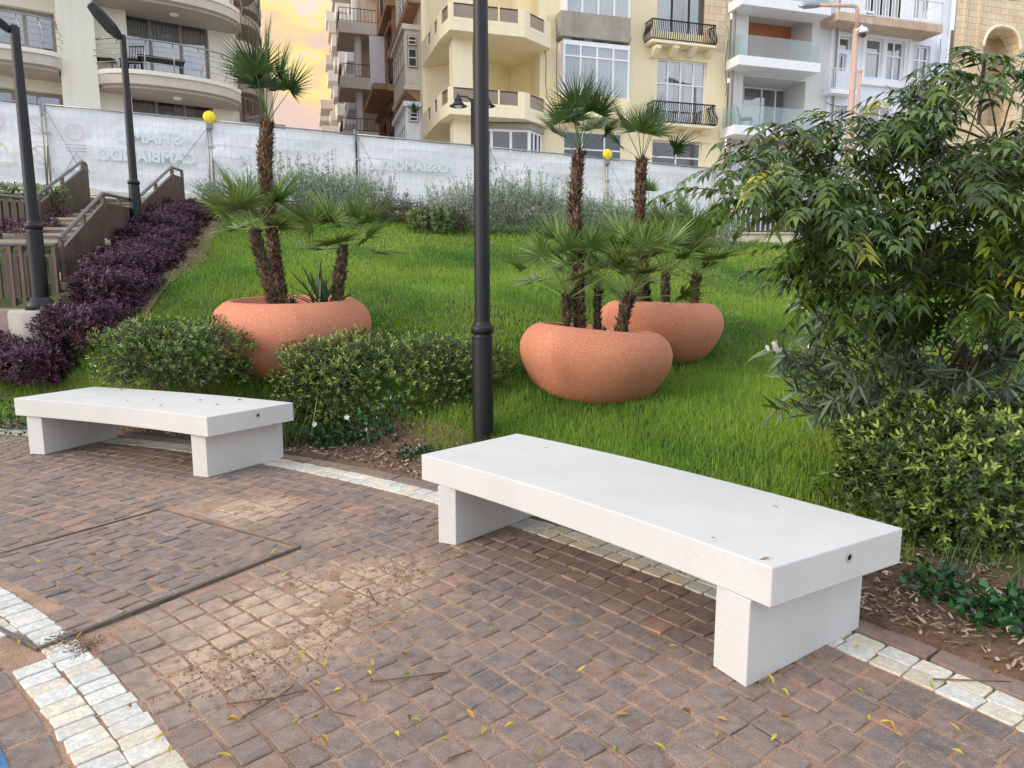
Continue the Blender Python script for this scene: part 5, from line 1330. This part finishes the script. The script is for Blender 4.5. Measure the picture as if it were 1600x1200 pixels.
for lv in range(0, 2):                      # balcony doors
    zf = levels[1-lv][0]+.32
    for uu in (uA+2.35,):
        d_ = window(b, (0,1.0,0,2.2), 2, (), 'white', v=0, glass='glassdark', name='balcony_door', back=.3); d_.location = (uu, 1.75, zf); d_.rotation_euler = (0,0,math.atan2(.8,1.4)); 
# enclosed veranda windows below
for (ua, va, ub, vb_) in ((uA+1.0,-.6,uA+3.2,-.95),(uA+3.2,-.95,U(843),-.3)):
    L = math.dist((ua,va),(ub,vb_)); zt3 = FR_.p(780,197,-.8)[1]
    w = window(b, (0,L,0,zt3-ZB-.2), 3, (.72,.5), 'white', v=0, glass='glassdark', name='veranda_window', back=.3, fw=.09); w.location = (ua, va, ZB+.1); w.rotation_euler = (0,0,math.atan2(vb_-va, ub-ua))
MB().prism([(uA+.9,-.5),(uA+3.2,-1.05),(U(846),-.35),(U(846),1),(uA+.9,1)], zt3-.1, zt3+.12).build('veranda_roof', M['greycon'], b)
# street side of the corner building
SB = FR_.O+FR_.d*(uA-.22)+FR_.n*3.2
def side(t0, t1, z1, mat, name, label, ops=(), v=0.):
    r_ = empty(name, SB, ang2, label, 'building')
    # local X runs down the street; the visible face looks left towards the street: local +Y side
    wall(r_, t0, t1, ZB, z1, list(ops), mat, v=v, th=-.3); 
    MB().box(t0, t1, v-5, v-.3, z1-.02, z1+.1).build('roof', M['fascia'], r_)
    MB().box(t0-.02, t0+.0, v-6, v-.0, ZB, z1).build('end_wall', mat, r_)
    return r_
def swin(r_, o_, fm='white', v=0., cols=2, rows=(.6,), glass='glassdark'):
    f = window(r_, (o_[0], o_[1], o_[2], o_[3]), cols, rows, fm, v=-.1, glass=glass, fw=.07, back=.5)
    f.rotation_euler = (0,0,0); f.scale = (1,-1,1); f.location = (0, v, 0); return f
sdir2 = Vector((-.29, 1, 0)).normalized(); ang2 = math.atan2(sdir2.y, sdir2.x)
# cream wall with box bays
ops = [(1.6,3.6,z_,z_+2.2) for z_ in (13.6,18)]+[(5.2,6.4,z_,z_+2.) for z_ in (5.5,9.4,13.4,17.6)]
r1_ = side(0, 8.2, 24, M['yellow2'], 'street_wall_house', 'narrow cream house on the side street with stacked box bays', ops)
for o_ in ops: swin(r1_, o_)
MB().box(0,8.2,0,.5,12.9,13.2).build('cornice', M['stone'], r1_); MB().box(0,8.2,0,.35,17.2,17.45).build('cornice', M['stone'], r1_)
for (z0_, z1_, mt) in ((5.9,8.9,'white'),(9.75,12.0,'timberbay')):
    q = MB().box(.6,4.6,0,.62,z0_,z1_); bb = q.build('box_bay', M[mt], r1_)
    MB().box(.48,4.75,0,.74,z1_,z1_+.2).build('bay_cornice', M[mt], bb); MB().box(.52,4.7,0,.7,z0_-.16,z0_).build('bay_base', M[mt], bb)
    w = window(bb, (.7,4.5,z0_+.9,z1_-.2), 5, (.72,), mt, v=-.02, glass='glass', back=.1); w.scale = (1,-1,1); w.location = (0,.63,0)
    for (za_, zb_) in ((z0_+.75,z0_+1.5),(z1_-.62,z1_-.25)):
        w = window(bb, (.12,.5,za_,zb_), 1, (.5,), mt, v=0, glass='glassdark', back=.05, fw=.05); w.rotation_euler = (0,0,pi/2); w.location = (.57, 0, 0)
    MB().box(.575,.6,.12,.5,z0_+.12,z0_+.6).build('bay_panel', M[mt], bb)
m = MB(); m.v = [(.7,0,9.12),(4.5,0,9.12),(4.6,0,9.59),(.6,0,9.59),(.65,.6,9.59),(4.55,.6,9.59)]; m.f = [(0,1,5,4),(0,4,3),(1,2,5),(3,4,5,2)]; m.sm = [False]*4; m.build('bay_bracket', M['stone'], r1_)
# dry plant growing out of the wall
pw = SB+sdir*3.0; swp = swords((0,0,0), 26, .7, 'dry spiky plant growing out of the side street wall above the white bay', 77, 'wall_plant', .05); q_ = r1_.matrix_basis@Vector((2.6,.35,8.6)); swp.location = Matrix.Translation(SB)@Matrix.Rotation(ang2,4,'Z')@Vector((.3,.3,8.6))
# brown stone town house
ops = []
for i, t_ in enumerate((9.6,13.0)):
    for z_ in (4.2,8.2,12.4,16.6): ops.append((t_,t_+1.5,z_,z_+2.6))
r2_ = side(8.2, 16.5, 23.5, M['stone'], 'stone_town_house', 'brown weathered stone town house with heavy cornices and dark windows', ops)
for o_ in ops:
    swin(r2_, o_, 'iron')
    MB().box(o_[0]-.25,o_[1]+.25,0,.22,o_[3]+.05,o_[3]+.3).build('window_head', M['stone'], r2_)
for z_ in (7.4,11.7,15.9): MB().box(8.2,16.5,0,.45,z_-.25,z_).build('cornice', M['stone'], r2_)
MB().box(8.3,14,0,1.25,11.5,11.8).build('stone_balcony', M['stone'], r2_); MB().box(9,11.6,0,1.0,7.2,7.45).build('stone_balcony', M['stone'], r2_)
for t_ in (8.35,11.9,15.9): MB().box(t_,t_+.4,0,.16,ZB,23).build('pilaster', M['stone'], r2_)
sgn = MB().box(12.3,12.45,0,1.0,12.6,15.4).build('white_panel', M['white'], r2_)
# beige block with stacked corner balconies
r3_ = side(17.5, 34, 19.5, M['beige'], 'beige_balcony_block', 'beige block with stacked deep corner balconies and pale round columns', [], v=-.2)
for k in range(5):
    z_ = 4.2+k*3.35
    s = slab(r3_, [(17.6,-2.0),(17.6,2.4),(21.5,2.4),(21.5,-2.0)], z_-.45, z_+.25, M['fascia']); bars(s, [(17.65,-1.5),(17.65,2.35),(21.4,2.35)], z_+.25, z_+1.05, 34, 'iron', .014)
    MB().lathe([(.26,0),(.26,2.65)], 16, (18.4,1.2,z_+.25)).build('column', M['paleblock'], r3_)
    MB().box(19.6,21.2,-.2,1.0,z_+.25,z_+2.9).build('side_wall', M['beige'], r3_)
    swin(r3_, (22,23.6,z_+.6,z_+2.4), 'iron', -.1)
for k in range(5):
    z_ = 4.2+k*3.35
    for t_ in (24.5,29.5):
        s = slab(r3_, [(t_,-.2),(t_,1.5),(t_+3.4,1.5),(t_+3.4,-.2)], z_-.2, z_+.9, M['paleblock'] if (k+int(t_)) % 2 else M['white'])
        MB().box(t_+.4,t_+2.8,-.25,-.15,z_+.9,z_+2.6).build('balcony_door', M['glassdark'], s)
s = slab(r3_, [(17.6,-3),(17.6,.5),(24,.5),(24,-3)], 20.2, 21.2, M['beige'], 'roof_terrace'); bars(s, [(17.7,-3),(17.7,.4),(24,.4)], 21.2, 22.1, 40, 'iron', .014)
# taller pale block behind
r4_ = side(35, 62, 33, M['paleblock'], 'tall_pale_block', 'tallest pale block down the side street, balconies against the sky and an orange awning', [], v=.3)
for k in range(9):
    z_ = 5+k*3.1
    for j, t_ in enumerate((35.6,41,47,53,58)):
        o_ = .7+.5*((k+j) % 2)+.3*(k > 5)
        s = slab(r4_, [(t_,.3),(t_,.3+o_),(t_+3.3,.3+o_),(t_+3.3,.3)], z_-.2, z_+.85, M['paleblock'] if j % 2 else M['fascia'])
        if j < 3: MB().box(t_+.4,t_+2.9,.24,.34,z_+.85,z_+2.5).build('balcony_door', M['glassdark'], s)
q = MB(); q.v = [(47.2,.35,27.2),(50,.35,27.2),(50,1.7,25.4),(47.2,1.7,25.4),(47.2,.35,27.1),(50,.35,27.1),(50,1.7,25.3),(47.2,1.7,25.3)]
q.f = [(0,1,2,3),(7,6,5,4),(0,3,7,4),(1,5,6,2),(3,2,6,7)]; q.sm = [False]*5; q.build('awning', M['awning'], r4_)
r5_ = side(63, 108, 25, M['beige'], 'far_street_row', 'farthest row of balconied houses at the end of the side street', [], v=.9)
for k in range(7):
    z_ = 4.5+k*3.1
    for j, t_ in enumerate((64,71,79,88,97)):
        if k > 6-(j > 1)-(j > 3): continue
        s = slab(r5_, [(t_,.9),(t_,2.4),(t_+4.4,2.4),(t_+4.4,.9)], z_-.2, z_+.85, M['fascia'])
        MB().box(t_+.4,t_+3.9,.82,.93,z_+.85,z_+2.5).build('balcony_door', M['glassdark'], s)

# ---------- pale grey block with glass balconies
b = FR_.root('grey_block', 'pale grey apartment block with glass fronted balconies and a timber panel')
u0, u1 = U(1137)+.02, U(1296)
o1 = R_(1166,20,1265,112); o2 = R_(1157,124,1254,208); o0 = R_(1166,-80,1265,-6); wa = R_(1142,230,1192,282); wb = R_(1222,243,1254,274)
wall(b, u0, u1, FR_.p(1210,212)[1], ZT, [o1, o2, o0], M['greywall'], th=1.6, v=-.12)
wall(b, u0, u1, ZB, FR_.p(1210,212)[1]-.002, [wa, wb], M['beigewall'], v=-.08)
window(b, wa, 3, (), 'white', glass='glass', v=.1, curtain=2); window(b, wb, 2, (), 'white', glass='glassdark', v=.1)
MB().box(o1[0],o1[1],1.47,1.5,o1[2],o1[3]).build('loggia_back', M['greywall'], b)
tpn = R_(1164,34,1243,96,1.3); MB().box(tpn[0],tpn[1],1.3,1.36,o1[2],tpn[3]).build('timber_panel', M['wood'], b)
MB().box(o2[0],o2[1],1.47,1.5,o2[2],o2[3]).build('loggia_back', M['greywall'], b)
gd = R_(1160,138,1232,205,1.3); window(b, gd, 3, (), 'white', v=1.3, curtain=2, split=[.4,.7], back=.15); 
ac = R_(1239,133,1251,150,.9); MB().box(ac[0],ac[1],.7,1.2,ac[2],ac[3]).build('air_conditioner', M['aircon'], b)
for (pa, pb, pf, pg, nm) in ((1154,1283,92,59,1),(1147,1274,199,167,2),(1160,1300,0,-36,0)):
    v_ = 1.1; ua, ub = U(pa,pf,-v_), U(pb,pf,-v_); zf = FR_.p((pa+pb)/2, pf, -v_)[1]; zr = FR_.p((pa+pb)/2, pg, -v_)[1]
    s = slab(b, [(ua,-.1),(ua,-v_),(ub,-v_),(ub,-.1)], zf-.38, zf, M['white'])
    gq = MB(); gq.box(ua+.05,ub-.05,-v_+.04,-v_+.06,zf,zr); gq.box(ua+.05,ua+.07,-v_+.06,-.12,zf,zr); gq.box(ub-.07,ub-.05,-v_+.06,-.12,zf,zr); gq.build('glass_panel', M['balglass'], s)
zf2 = FR_.p(1210,199,-1.1)[1]
for px, lb in ((1170,'dark folding chair behind the lower glass balcony at right'),): chair(FR_, px, .4, zf2, lb, .8)
M['pinkcloth'] = surf('pink_cloth', (206,120,150), (150,160,190), 6, .9)
q = FR_.O+FR_.d*U(1232,190,-.5)-FR_.n*.5; cs = empty('cushions', (q.x, q.y, zf2), FR_.ang, 'pink and grey cushions heaped behind the lower glass balcony', 'cushions')
for i in range(4): MB().lathe([(.01,0),(.26,.05),(.3,.16),(.22,.28),(.01,.32)], 12, (i*.5-1.1, .1*(i%2), .0)).build('cushion', M['pinkcloth'] if i > 1 else M['aircon'], cs)

# ---------- white painted house
b = FR_.root('white_house', 'white painted house with tall windows and a rust stained upper balcony')
u0, u1 = U(1296)+.01, U(1476)
ws = [R_(1306,57,1330,78), R_(1303,84,1321,112), R_(1352,60,1378,122), R_(1384,64,1412,126), R_(1425,71,1451,130), R_(1352,-35,1411,27), R_(1428,-25,1456,30), R_(1298,166,1322,190), R_(1340,168,1392,228), R_(1420,172,1450,230)]
wall(b, u0, u1, ZB, ZT, ws, M['whitewall'], v=-.05)
for i, w_ in enumerate(ws): window(b, w_, [1,1,1,2,2,4,2,2,3,2][i], ((),(),(.65,),(.62,),(.62,),(),(),(),(.6,),(.6,))[i], 'iron' if i == 5 else 'white', v=.1, curtain=(0,0,1,2,2,2,1,0,2,2)[i], fw=.07)
fr_ = R_(1345,56,1420,130); m = MB(); m.box(fr_[0],fr_[1],-.14,-.052,fr_[3]-.08,fr_[3]+.1); m.box(fr_[0],fr_[0]+.12,-.12,-.052,fr_[2],fr_[3]-.08); m.box(fr_[1]-.12,fr_[1],-.12,-.052,fr_[2],fr_[3]-.08); m.build('window_surround', M['white'], b)
MB().box(fr_[0]-.15,fr_[1]+.1,-.22,-.052,fr_[2]-.2,fr_[2]).build('sill', M['white'], b)
pl_ = R_(1291,40,1304,200); MB().box(pl_[0],pl_[1],-.2,-.052,ZB,FR_.p(1297,38)[1]).build('pilaster', M['whitewall'], b)
pl_ = R_(1458,80,1470,200); MB().box(pl_[0],pl_[1],-.2,-.052,ZB,FR_.p(1464,58)[1]).build('pilaster', M['whitewall'], b)
v_ = 1.2; ua, ub = U(1309,30,-v_), U(1474,40,-v_); zf = FR_.p(1390,28,-v_)[1]; zr = FR_.p(1390,-8,-v_)[1]
s = slab(b, [(ua,-.06),(ua,-v_),(ub,-v_),(ub,-.06)], zf-.34, zf, M['rust']); bars(s, [(ua+.05,-.1),(ua+.05,-v_+.06),(ub-.05,-v_+.06),(ub-.05,-.1)], zf, zr, 46, 'white', .014)
sg = MB(); sgn_o = FR_.rect(1352,17,1367,27,-v_); sg.box(sgn_o[0],sgn_o[1],-v_+.0,-v_+.03,sgn_o[2],sgn_o[3]); sgo = sg.build('sign_board', M['white'], s)
text_obj('sign_lettering', 'PRIVATE', (sgn_o[1]-sgn_o[0])*.24, M['inkdark'] if 'inkdark' in M else surf('blue_print', (70,90,130)), sgo, ((sgn_o[0]+sgn_o[1])/2, -v_-.006, (sgn_o[2]+sgn_o[3])/2), mirror=False)
for (pa, pb, pf, pg) in ((1299,1340,140,107),(1424,1463,152,124)):
    v_ = .7; ua, ub = U(pa,pf,-v_), U(pb,pf,-v_); zf = FR_.p((pa+pb)/2, pf, -v_)[1]; zr = FR_.p((pa+pb)/2, pg, -v_)[1]
    s = slab(b, [(ua,-.06),(ua,-v_),(ub,-v_),(ub,-.06)], zf-.18, zf, M['white']); bars(s, [(ua+.04,-.1),(ua+.04,-v_+.05),(ub-.04,-v_+.05),(ub-.04,-.1)], zf, zr, 18, 'white', .012)
q = FR_.O+FR_.d*U(1443,148,-.5)-FR_.n*.45
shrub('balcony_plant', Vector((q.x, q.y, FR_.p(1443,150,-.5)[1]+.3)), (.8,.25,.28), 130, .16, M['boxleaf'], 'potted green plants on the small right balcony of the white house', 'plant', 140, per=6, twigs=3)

# ---------- limestone house with arches
b = FR_.root('limestone_house', 'honey limestone house with arched loggia at the right edge')
u0, u1 = U(1476)+.01, U(1760)
ar = R_(1522,48,1576,200); ar2 = R_(1598,44,1680,200); up = R_(1530,-60,1600,5)
wall(b, u0, u1, ZB, ZT, [ar, ar2, up], M['limestone'], v=-.35, th=1.3)
MB().box(ar[0]-.6,ar2[1]+.5,.93,1.0,ar[2],ar[3]+.2).build('loggia_back', M['beige'], b); MB().box(up[0],up[1],.93,1.,up[2],up[3]).build('loggia_back', M['roomdark'], b)
for a_ in (ar, ar2):
    m = MB(); w = a_[1]-a_[0]; hh = w*.42; n = 12
    for sgx in (0, 1):
        pts = []
        for i in range(n+1):
            t = pi/2*i/n; x = (w/2)*(1-math.cos(t)**.8 if i < n else 1); z = a_[3]-hh+hh*math.sin(t)
            pts.append((a_[0]+x if sgx == 0 else a_[1]-x, z))
        cnr = (a_[0], a_[3]) if sgx == 0 else (a_[1], a_[3])
        for i in range(n):
            m.poly([(cnr[0],-.347,cnr[1]+.0),(pts[i][0],-.347,pts[i][1]),(pts[i+1][0],-.347,pts[i+1][1])])
            m.poly([(pts[i][0],-.347,pts[i][1]),(pts[i+1][0],-.347,pts[i+1][1]),(pts[i+1][0],.3,pts[i+1][1]),(pts[i][0],.3,pts[i][1])])
    m.build('arch_spandrels', M['limestone'], b)
    m = MB(); 
    for sgx in (-1, 1):
        P_ = [( (a_[0]+a_[1])/2+sgx*(w/2+.07)*math.cos(t)**.8 if t < 1.57 else (a_[0]+a_[1])/2, -.40, a_[3]-hh+(hh+.1)*math.sin(t)) for t in [pi/2*i/10 for i in range(11)]]
        m.tube(P_, .07, 5)
    m.build('arch_moulding', M['yellow2'], b)
    d_ = window(b, ((a_[0]*.7+a_[1]*.3), (a_[0]*.25+a_[1]*.75), a_[2], a_[3]-.9), 2, (), 'greyframe', v=.8, glass='glassdark', back=.1)
for px in (1488,1510): 
    e = R_(px,0,px+5,200); MB().box(e[0],e[1],-.42,-.352,ZB,ZT).build('quoin_strip', M['limestone'], b)

# pipes, cables and units on the facades
fu = empty('facade_pipes', FR_.O, FR_.ang, 'thin grey drainpipes and slack cables running down the right hand facades', 'pipes')
for px in (1139, 1297.5, 1478): u_ = U(px); MB().tube([(u_,-.28,ZB),(u_,-.28,ZT)], .045, 8).build('drainpipe', M['greyframe'], fu)
for (x0_, y0_, x1_, y1_, sg_) in ((868,30,873,200,.1),(1137,40,1133,150,.12),(1385,133,1420,137,.25),(1290,160,1330,165,.1),(1469,60,1464,160,.15),(850,70,858,190,.1)):
    a_ = FR_.p(x0_, y0_, -.3); c_2 = FR_.p(x1_, y1_, -.3)
    MB().tube([(a_[0]+(c_2[0]-a_[0])*t+sg_*.4*math.sin(t*9)*abs(y1_-y0_ > 20), -.3, a_[1]+(c_2[1]-a_[1])*t-sg_*4*t*(1-t)*(y1_-y0_ < 20)) for t in [i/10 for i in range(11)]], .014, 4).build('cable', M['iron'], fu)
# ================================================================ STREET POLES
pp_ = W(1331, 150, 27.0); zt2 = W(1340, 9, 27).z; root = empty('street_light', (pp_.x, pp_.y, 2.6), 0, 'pink street light column with bracket arm in front of the white house', 'street light')
zc = W(1338,45,27).z-2.6; zt3 = zt2-2.6
MB().tube([(0,0,0),(0,0,zc)], .105, 14).build('column', M['pink_pole'], root); 
xh = (1283-1340)/FPX*27
MB().tube([(0,0,zc),(0,0,zt3-.15),(-.06,0,zt3-.03),(-.2,0,zt3),(xh,0,zt3+.02)], .065, 10).build('arm', M['pink_pole'], root)
m = MB(); m.v = []; m.tube([(xh,0,zt3),(xh-.15,0,zt3+.03),(xh-.5,0,zt3+.02),(xh-.72,0,zt3-.02)], [.07,.11,.13,.03], 10); m.build('lamp_head', M['galv'], root)
q = W(1337, 140, 26.9); sp_ = empty('short_pole', (q.x+.12, q.y, 2.6), 0, 'short rusty pink pole standing beside the taller street light column', 'pole')
MB().tube([(0,0,0),(0,0,W(1341,113,26.9).z-2.6)], .06, 10).build('post', M['pink_pole'], sp_); MB().lathe([(.075,0),(.075,.08),(.001,.1)], 12, (0,0,W(1341,113,26.9).z-2.6)).build('cap', M['rust'], sp_)
q = W(1349, 50, 26.8); cm_ = empty('security_camera', q, 0, 'white dome security camera fixed to the pink street light column', 'camera')
MB().lathe([(.001,.16),(.1,.14),(.15,.06),(.15,-.02),(.13,-.03)], 20).build('housing', M['white'], cm_); MB().lathe([(.13,-.03),(.125,-.1),(.09,-.17),(.001,-.2)], 20).build('dome', M['glassdark'], cm_)
MB().tube([(0,0,.15),(-.05,0,.22),(-.26,0,.02)], .03, 8).build('bracket', M['white'], cm_)
# old style lamp with two bell shades behind the fence
q = W(738, 150, 24.5); hz_ = W(738,155,24.5).z-2.9; root = empty('bell_lamp', (q.x, q.y, 2.9), 0, 'dark double street lamp with bell shaped shades behind the fence, left of the centre pole', 'street lamp')
MB().tube([(0,0,0),(0,0,hz_)], [.075,.055], 10).build('post', M['black'], root)
for sg_ in (-1, 1):
    zl = hz_+.02
    MB().tube([(0,0,hz_-.05),(sg_*.2,0,zl+.06),(sg_*.46,0,zl+.08)], .028, 8).build('arm', M['black'], root)
    s = MB().lathe([(.001,.16),(.03,.15),(.035,.08),(.06,.06),(.1,.0),(.13,-.1),(.22,-.2),(.30,-.24),(.29,-.25),(.1,-.2)], 24, (sg_*.47,0,zl)).build('bell_shade', M['black'], root)
    MB().lathe([(.13,-.23),(.11,-.28),(.001,-.31)], 16, (sg_*.47,0,zl)).build('lens', M['white'], s)

# ================================================================ LITTER
def leafobj(name, L, Wd, seed, label, group):
    rr = np.random.RandomState(seed); nm = NM()
    a = rr.rand()*6.28
    nm.leaves([(0,0,.004)], [(math.cos(a),math.sin(a),.15)], [(0,0,1)], L, Wd, (.15,.75,1,.85,.45,.04), droop=rr.uniform(-.1,.25), fold=rr.uniform(.1,.45), tint=np.array([rr.rand()]))
    return nm.build(name, M['fallen'])
var = [leafobj('fallen_leaf', rnd.uniform(.028,.05), rnd.uniform(.011,.019), 900+i, '', '').data for i in range(14)]
for o in [o for o in col.objects if o.name.startswith('fallen_leaf')]: bpy.data.objects.remove(o)
spots = [(1118,843,1),(1203,872,1),(118,895),(90,918),(332,886),(352,970),(303,893),(425,867),(450,896),(258,952),(372,952),(497,925),(511,907),(528,915),(536,913),(552,970),(598,980),(645,1004),(635,1028),(477,1023),(458,1038),(505,1042),(580,1055),(583,1043),(520,1055),(522,1083),(570,1100),(498,1123),(457,1135),(490,1158),(513,1165),(619,1146),(641,1130),(658,1132),(740,1123),(759,1138),(788,1140),(903,1052),(875,1096),(938,992),(1046,1012),(1014,1017),(1009,1052),(963,1050),(964,1118),(1038,1173),(1077,1120),(1118,1154),(1137,1128),(1040,1174),(720,867),(713,868),(765,975),(718,950),(766,988),(640,1055),(683,810),(583,814),(1170,948),(1022,890),(1062,895),(893,893),(852,872),(1208,1072),(1219,1080),(1227,1050),(1269,1031),(1342,1010),(1336,1080),(1395,1068),(1458,1078),(1540,1150),(1543,1035),(1213,1150),(1218,1123),(1358,1128),(1385,1130),(1398,1150),(1375,1131),(1500,1145),(1522,1152),(1505,1180),(1400,978),(1380,965),(1530,1023),(1565,1018),(1553,1055),(1515,1005),(205,1108),(265,1180),(355,1130),(362,1183),(262,1150),(500,1070),(430,1010),(700,1160),(840,1185),(960,1165),(30,1010),(118,1000),(230,910),(60,880),(150,870),(20,740),(340,740),(290,735),(225,752)]
for i, sp in enumerate(spots):
    z = .5 if len(sp) > 2 else .004
    p = G(sp[0], sp[1], z); o = bpy.data.objects.new('fallen_leaf', var[i % 14]); col.objects.link(o); o.location = p; o.rotation_euler = (rnd.gauss(0,.15), rnd.gauss(0,.15), rnd.uniform(0,6.28))
    if z > .1: tag(o, 'yellow green leaf lying on the seat of the near bench'+(' near its corner' if i == 1 else ' in from the edge'), 'leaf', 'fallen leaves')
    else: o.scale = (1,1,rnd.uniform(.6,2.2)); tag(o, 'small fallen leaf lying on the paving and its edges', 'leaf', 'fallen leaves')
tw = [((485,1072),(520,1112),(555,1120)),((577,1065),(640,1058),(697,1050)),((780,950),(800,935),(806,938)),((355,1100),(430,1090),(480,1078)),((1458,1061),(1520,1063),(1580,1065)),((590,945),(575,920),(573,935)),((380,1120),(440,1085),(460,1070)),((700,1185),(720,1178),(738,1172))]
tl = ['bent pale twig on the paving with a kink','longest straight dark twig on the open setts','short forked twig near the near bench','thin twig at the edge of the sand drift','thin twig lying across the white band at right','tiny twig in the sandy patch','slanting twig left of the bent twig','short twig at the bottom edge of the paving']
for (a_, b_, c_), lb in zip(tw, tl):
    P = [G(*q, .012) for q in (a_, b_, c_)]; o0 = P[0].copy()
    o = MB().tube([p-o0 for p in P], [.0035,.003,.002], 5).build('twig', M['twig']); o.location = o0; tag(o, lb, 'twig')
# dark crumbs on the sandy patch
N = 2600; cs_ = [(G(600,915),.22),(G(560,960),.2),(G(480,1010),.22),(G(400,1060),.2),(G(330,1050),.16),(G(470,900),.25),(G(640,890),.16),(G(100,1000),.06),(G(130,1012),.06)]
xs_ = []; ys_ = []
for i in range(N):
    c_, r2_2 = cs_[rnd.randrange(len(cs_))]; xs_.append(rnd.gauss(c_.x, r2_2*.6)); ys_.append(rnd.gauss(c_.y, r2_2*.6))
th = R.uniform(0, 6.28, N); D = np.c_[np.cos(th), np.sin(th), R.normal(0,.2,N)]
NM().leaves(np.c_[xs_, ys_, R.uniform(.002,.008,N)], D, np.c_[R.normal(0,.4,N),R.normal(0,.4,N),np.ones(N)], R.uniform(.004,.03,N)*R.uniform(.3,1,N), R.uniform(.002,.007,N), (.5,1,.6), tint=R.rand(N)*.55).build('plant_debris', M['chips'])
tag(bpy.data.objects['plant_debris'], 'dark crumbs of dead leaves and bark scattered over the sandy patch of paving', 'debris', kind='stuff')
# dark flecks on the far bench
var2 = leafobj('debris', .04, .02, 77, '', ''); m_ = var2.data; bpy.data.objects.remove(var2)
for i, sp in enumerate([(188,609),(198,627),(238,625),(254,634),(316,626),(337,633),(378,625)]):
    p = G(sp[0], sp[1], .501); me = m_.copy(); me.materials.clear(); me.materials.append(M['twig']); o = bpy.data.objects.new('dead_leaf', me); col.objects.link(o); o.location = p; o.rotation_euler = (0,0,rnd.uniform(0,6.28)); s = rnd.uniform(.6,1.1); o.scale = (s,s,s)
    tag(o, 'dark curled leaf scrap on top of the far bench', 'leaf', 'leaf scraps on the far bench')
# ================================================================ WORLD, SUN, CAMERA
wd = bpy.data.worlds.new('World'); sc.world = wd; wd.use_nodes = True; nt = wd.node_tree; nt.nodes.clear()
SUN_EL, SUN_AZ = math.radians(24), math.radians(-118)    # azimuth from +Y clockwise: light comes from the left, slightly behind the camera
sky = nt.nodes.new('ShaderNodeTexSky'); sky.sky_type = 'NISHITA'; sky.sun_disc = False; sky.sun_elevation = SUN_EL; sky.sun_rotation = SUN_AZ
sky.air_density = 1.0; sky.dust_density = 2.0; sky.ozone_density = 1.5
out = nt.nodes.new('ShaderNodeOutputWorld'); bg = nt.nodes.new('ShaderNodeBackground'); bg.inputs[1].default_value = .14
tc = nt.nodes.new('ShaderNodeTexCoord'); mp = nt.nodes.new('ShaderNodeMapping'); mp.inputs['Scale'].default_value = (1,1,2.6)
nt.links.new(tc.outputs['Generated'], mp.inputs[0])
n1 = noise(nt, 2.3, 8, .58, mp.outputs[0]); n2 = noise(nt, 5.5, 7, .6, mp.outputs[0])
dt = nt.nodes.new('ShaderNodeVectorMath'); dt.operation = 'DOT_PRODUCT'; gdir = Vector((-.36,1,.16)).normalized(); dt.inputs[1].default_value = gdir
nt.links.new(tc.outputs['Generated'], dt.inputs[0])
glow = ramp(nt, dt.outputs['Value'], [(.80,(0,0,0)),(.985,(1,1,1))])
cl = mixc(nt, n2, (4.8,5.3,6.3), (8.2,8.5,8.9))                       # grey to white cloud
n3 = noise(nt, 8.5, 7, .62, mp.outputs[0])
gl = ramp(nt, n3, [(.38,(.41,.30,.26)),(.46,(.46,.33,.21)),(.54,(.48,.40,.15)),(.62,(.44,.37,.31))])
glm = nt.nodes.new('ShaderNodeVectorMath'); glm.operation = 'SCALE'; glm.inputs[3].default_value = 9.6; nt.links.new(gl, glm.inputs[0]); gl = glm.outputs[0]          # peach to golden glow
cl2 = mixc(nt, glow, cl, gl)
cover = ramp(nt, n1, [(.40,(.35,.35,.35)),(.58,(1,1,1))])
cv2 = nt.nodes.new('ShaderNodeMath'); cv2.operation = 'MAXIMUM'; nt.links.new(cover, cv2.inputs[0]); nt.links.new(glow, cv2.inputs[1])
fin = mixc(nt, cv2.outputs[0], sky.outputs[0], cl2)
nt.links.new(fin, bg.inputs[0]); nt.links.new(bg.outputs[0], out.inputs[0])
sl = bpy.data.lights.new('sun', 'SUN'); so_ = bpy.data.objects.new('sun', sl); col.objects.link(so_)
sl.energy = 1.25; sl.angle = math.radians(24); sl.color = (1,.86,.70)
sd = Vector((math.sin(SUN_AZ)*math.cos(SUN_EL), math.cos(SUN_AZ)*math.cos(SUN_EL), math.sin(SUN_EL)))
so_.rotation_euler = sd.to_track_quat('Z', 'Y').to_euler()
cam = bpy.data.cameras.new('camera'); co = bpy.data.objects.new('camera', cam); col.objects.link(co); sc.camera = co
cam.sensor_width = 36; cam.lens = 36*FPX/1600; cam.clip_end = 2000; cam.clip_start = .05
co.location = (0,0,CH); co.rotation_euler = (pi/2-PIT, 0, 0)
sc.view_settings.view_transform = 'Standard'; sc.view_settings.look = 'None'; sc.view_settings.gamma = 1; sc.view_settings.exposure = .72
sc.cycles.max_bounces = 6; sc.cycles.transparent_max_bounces = 12; sc.cycles.transmission_bounces = 4
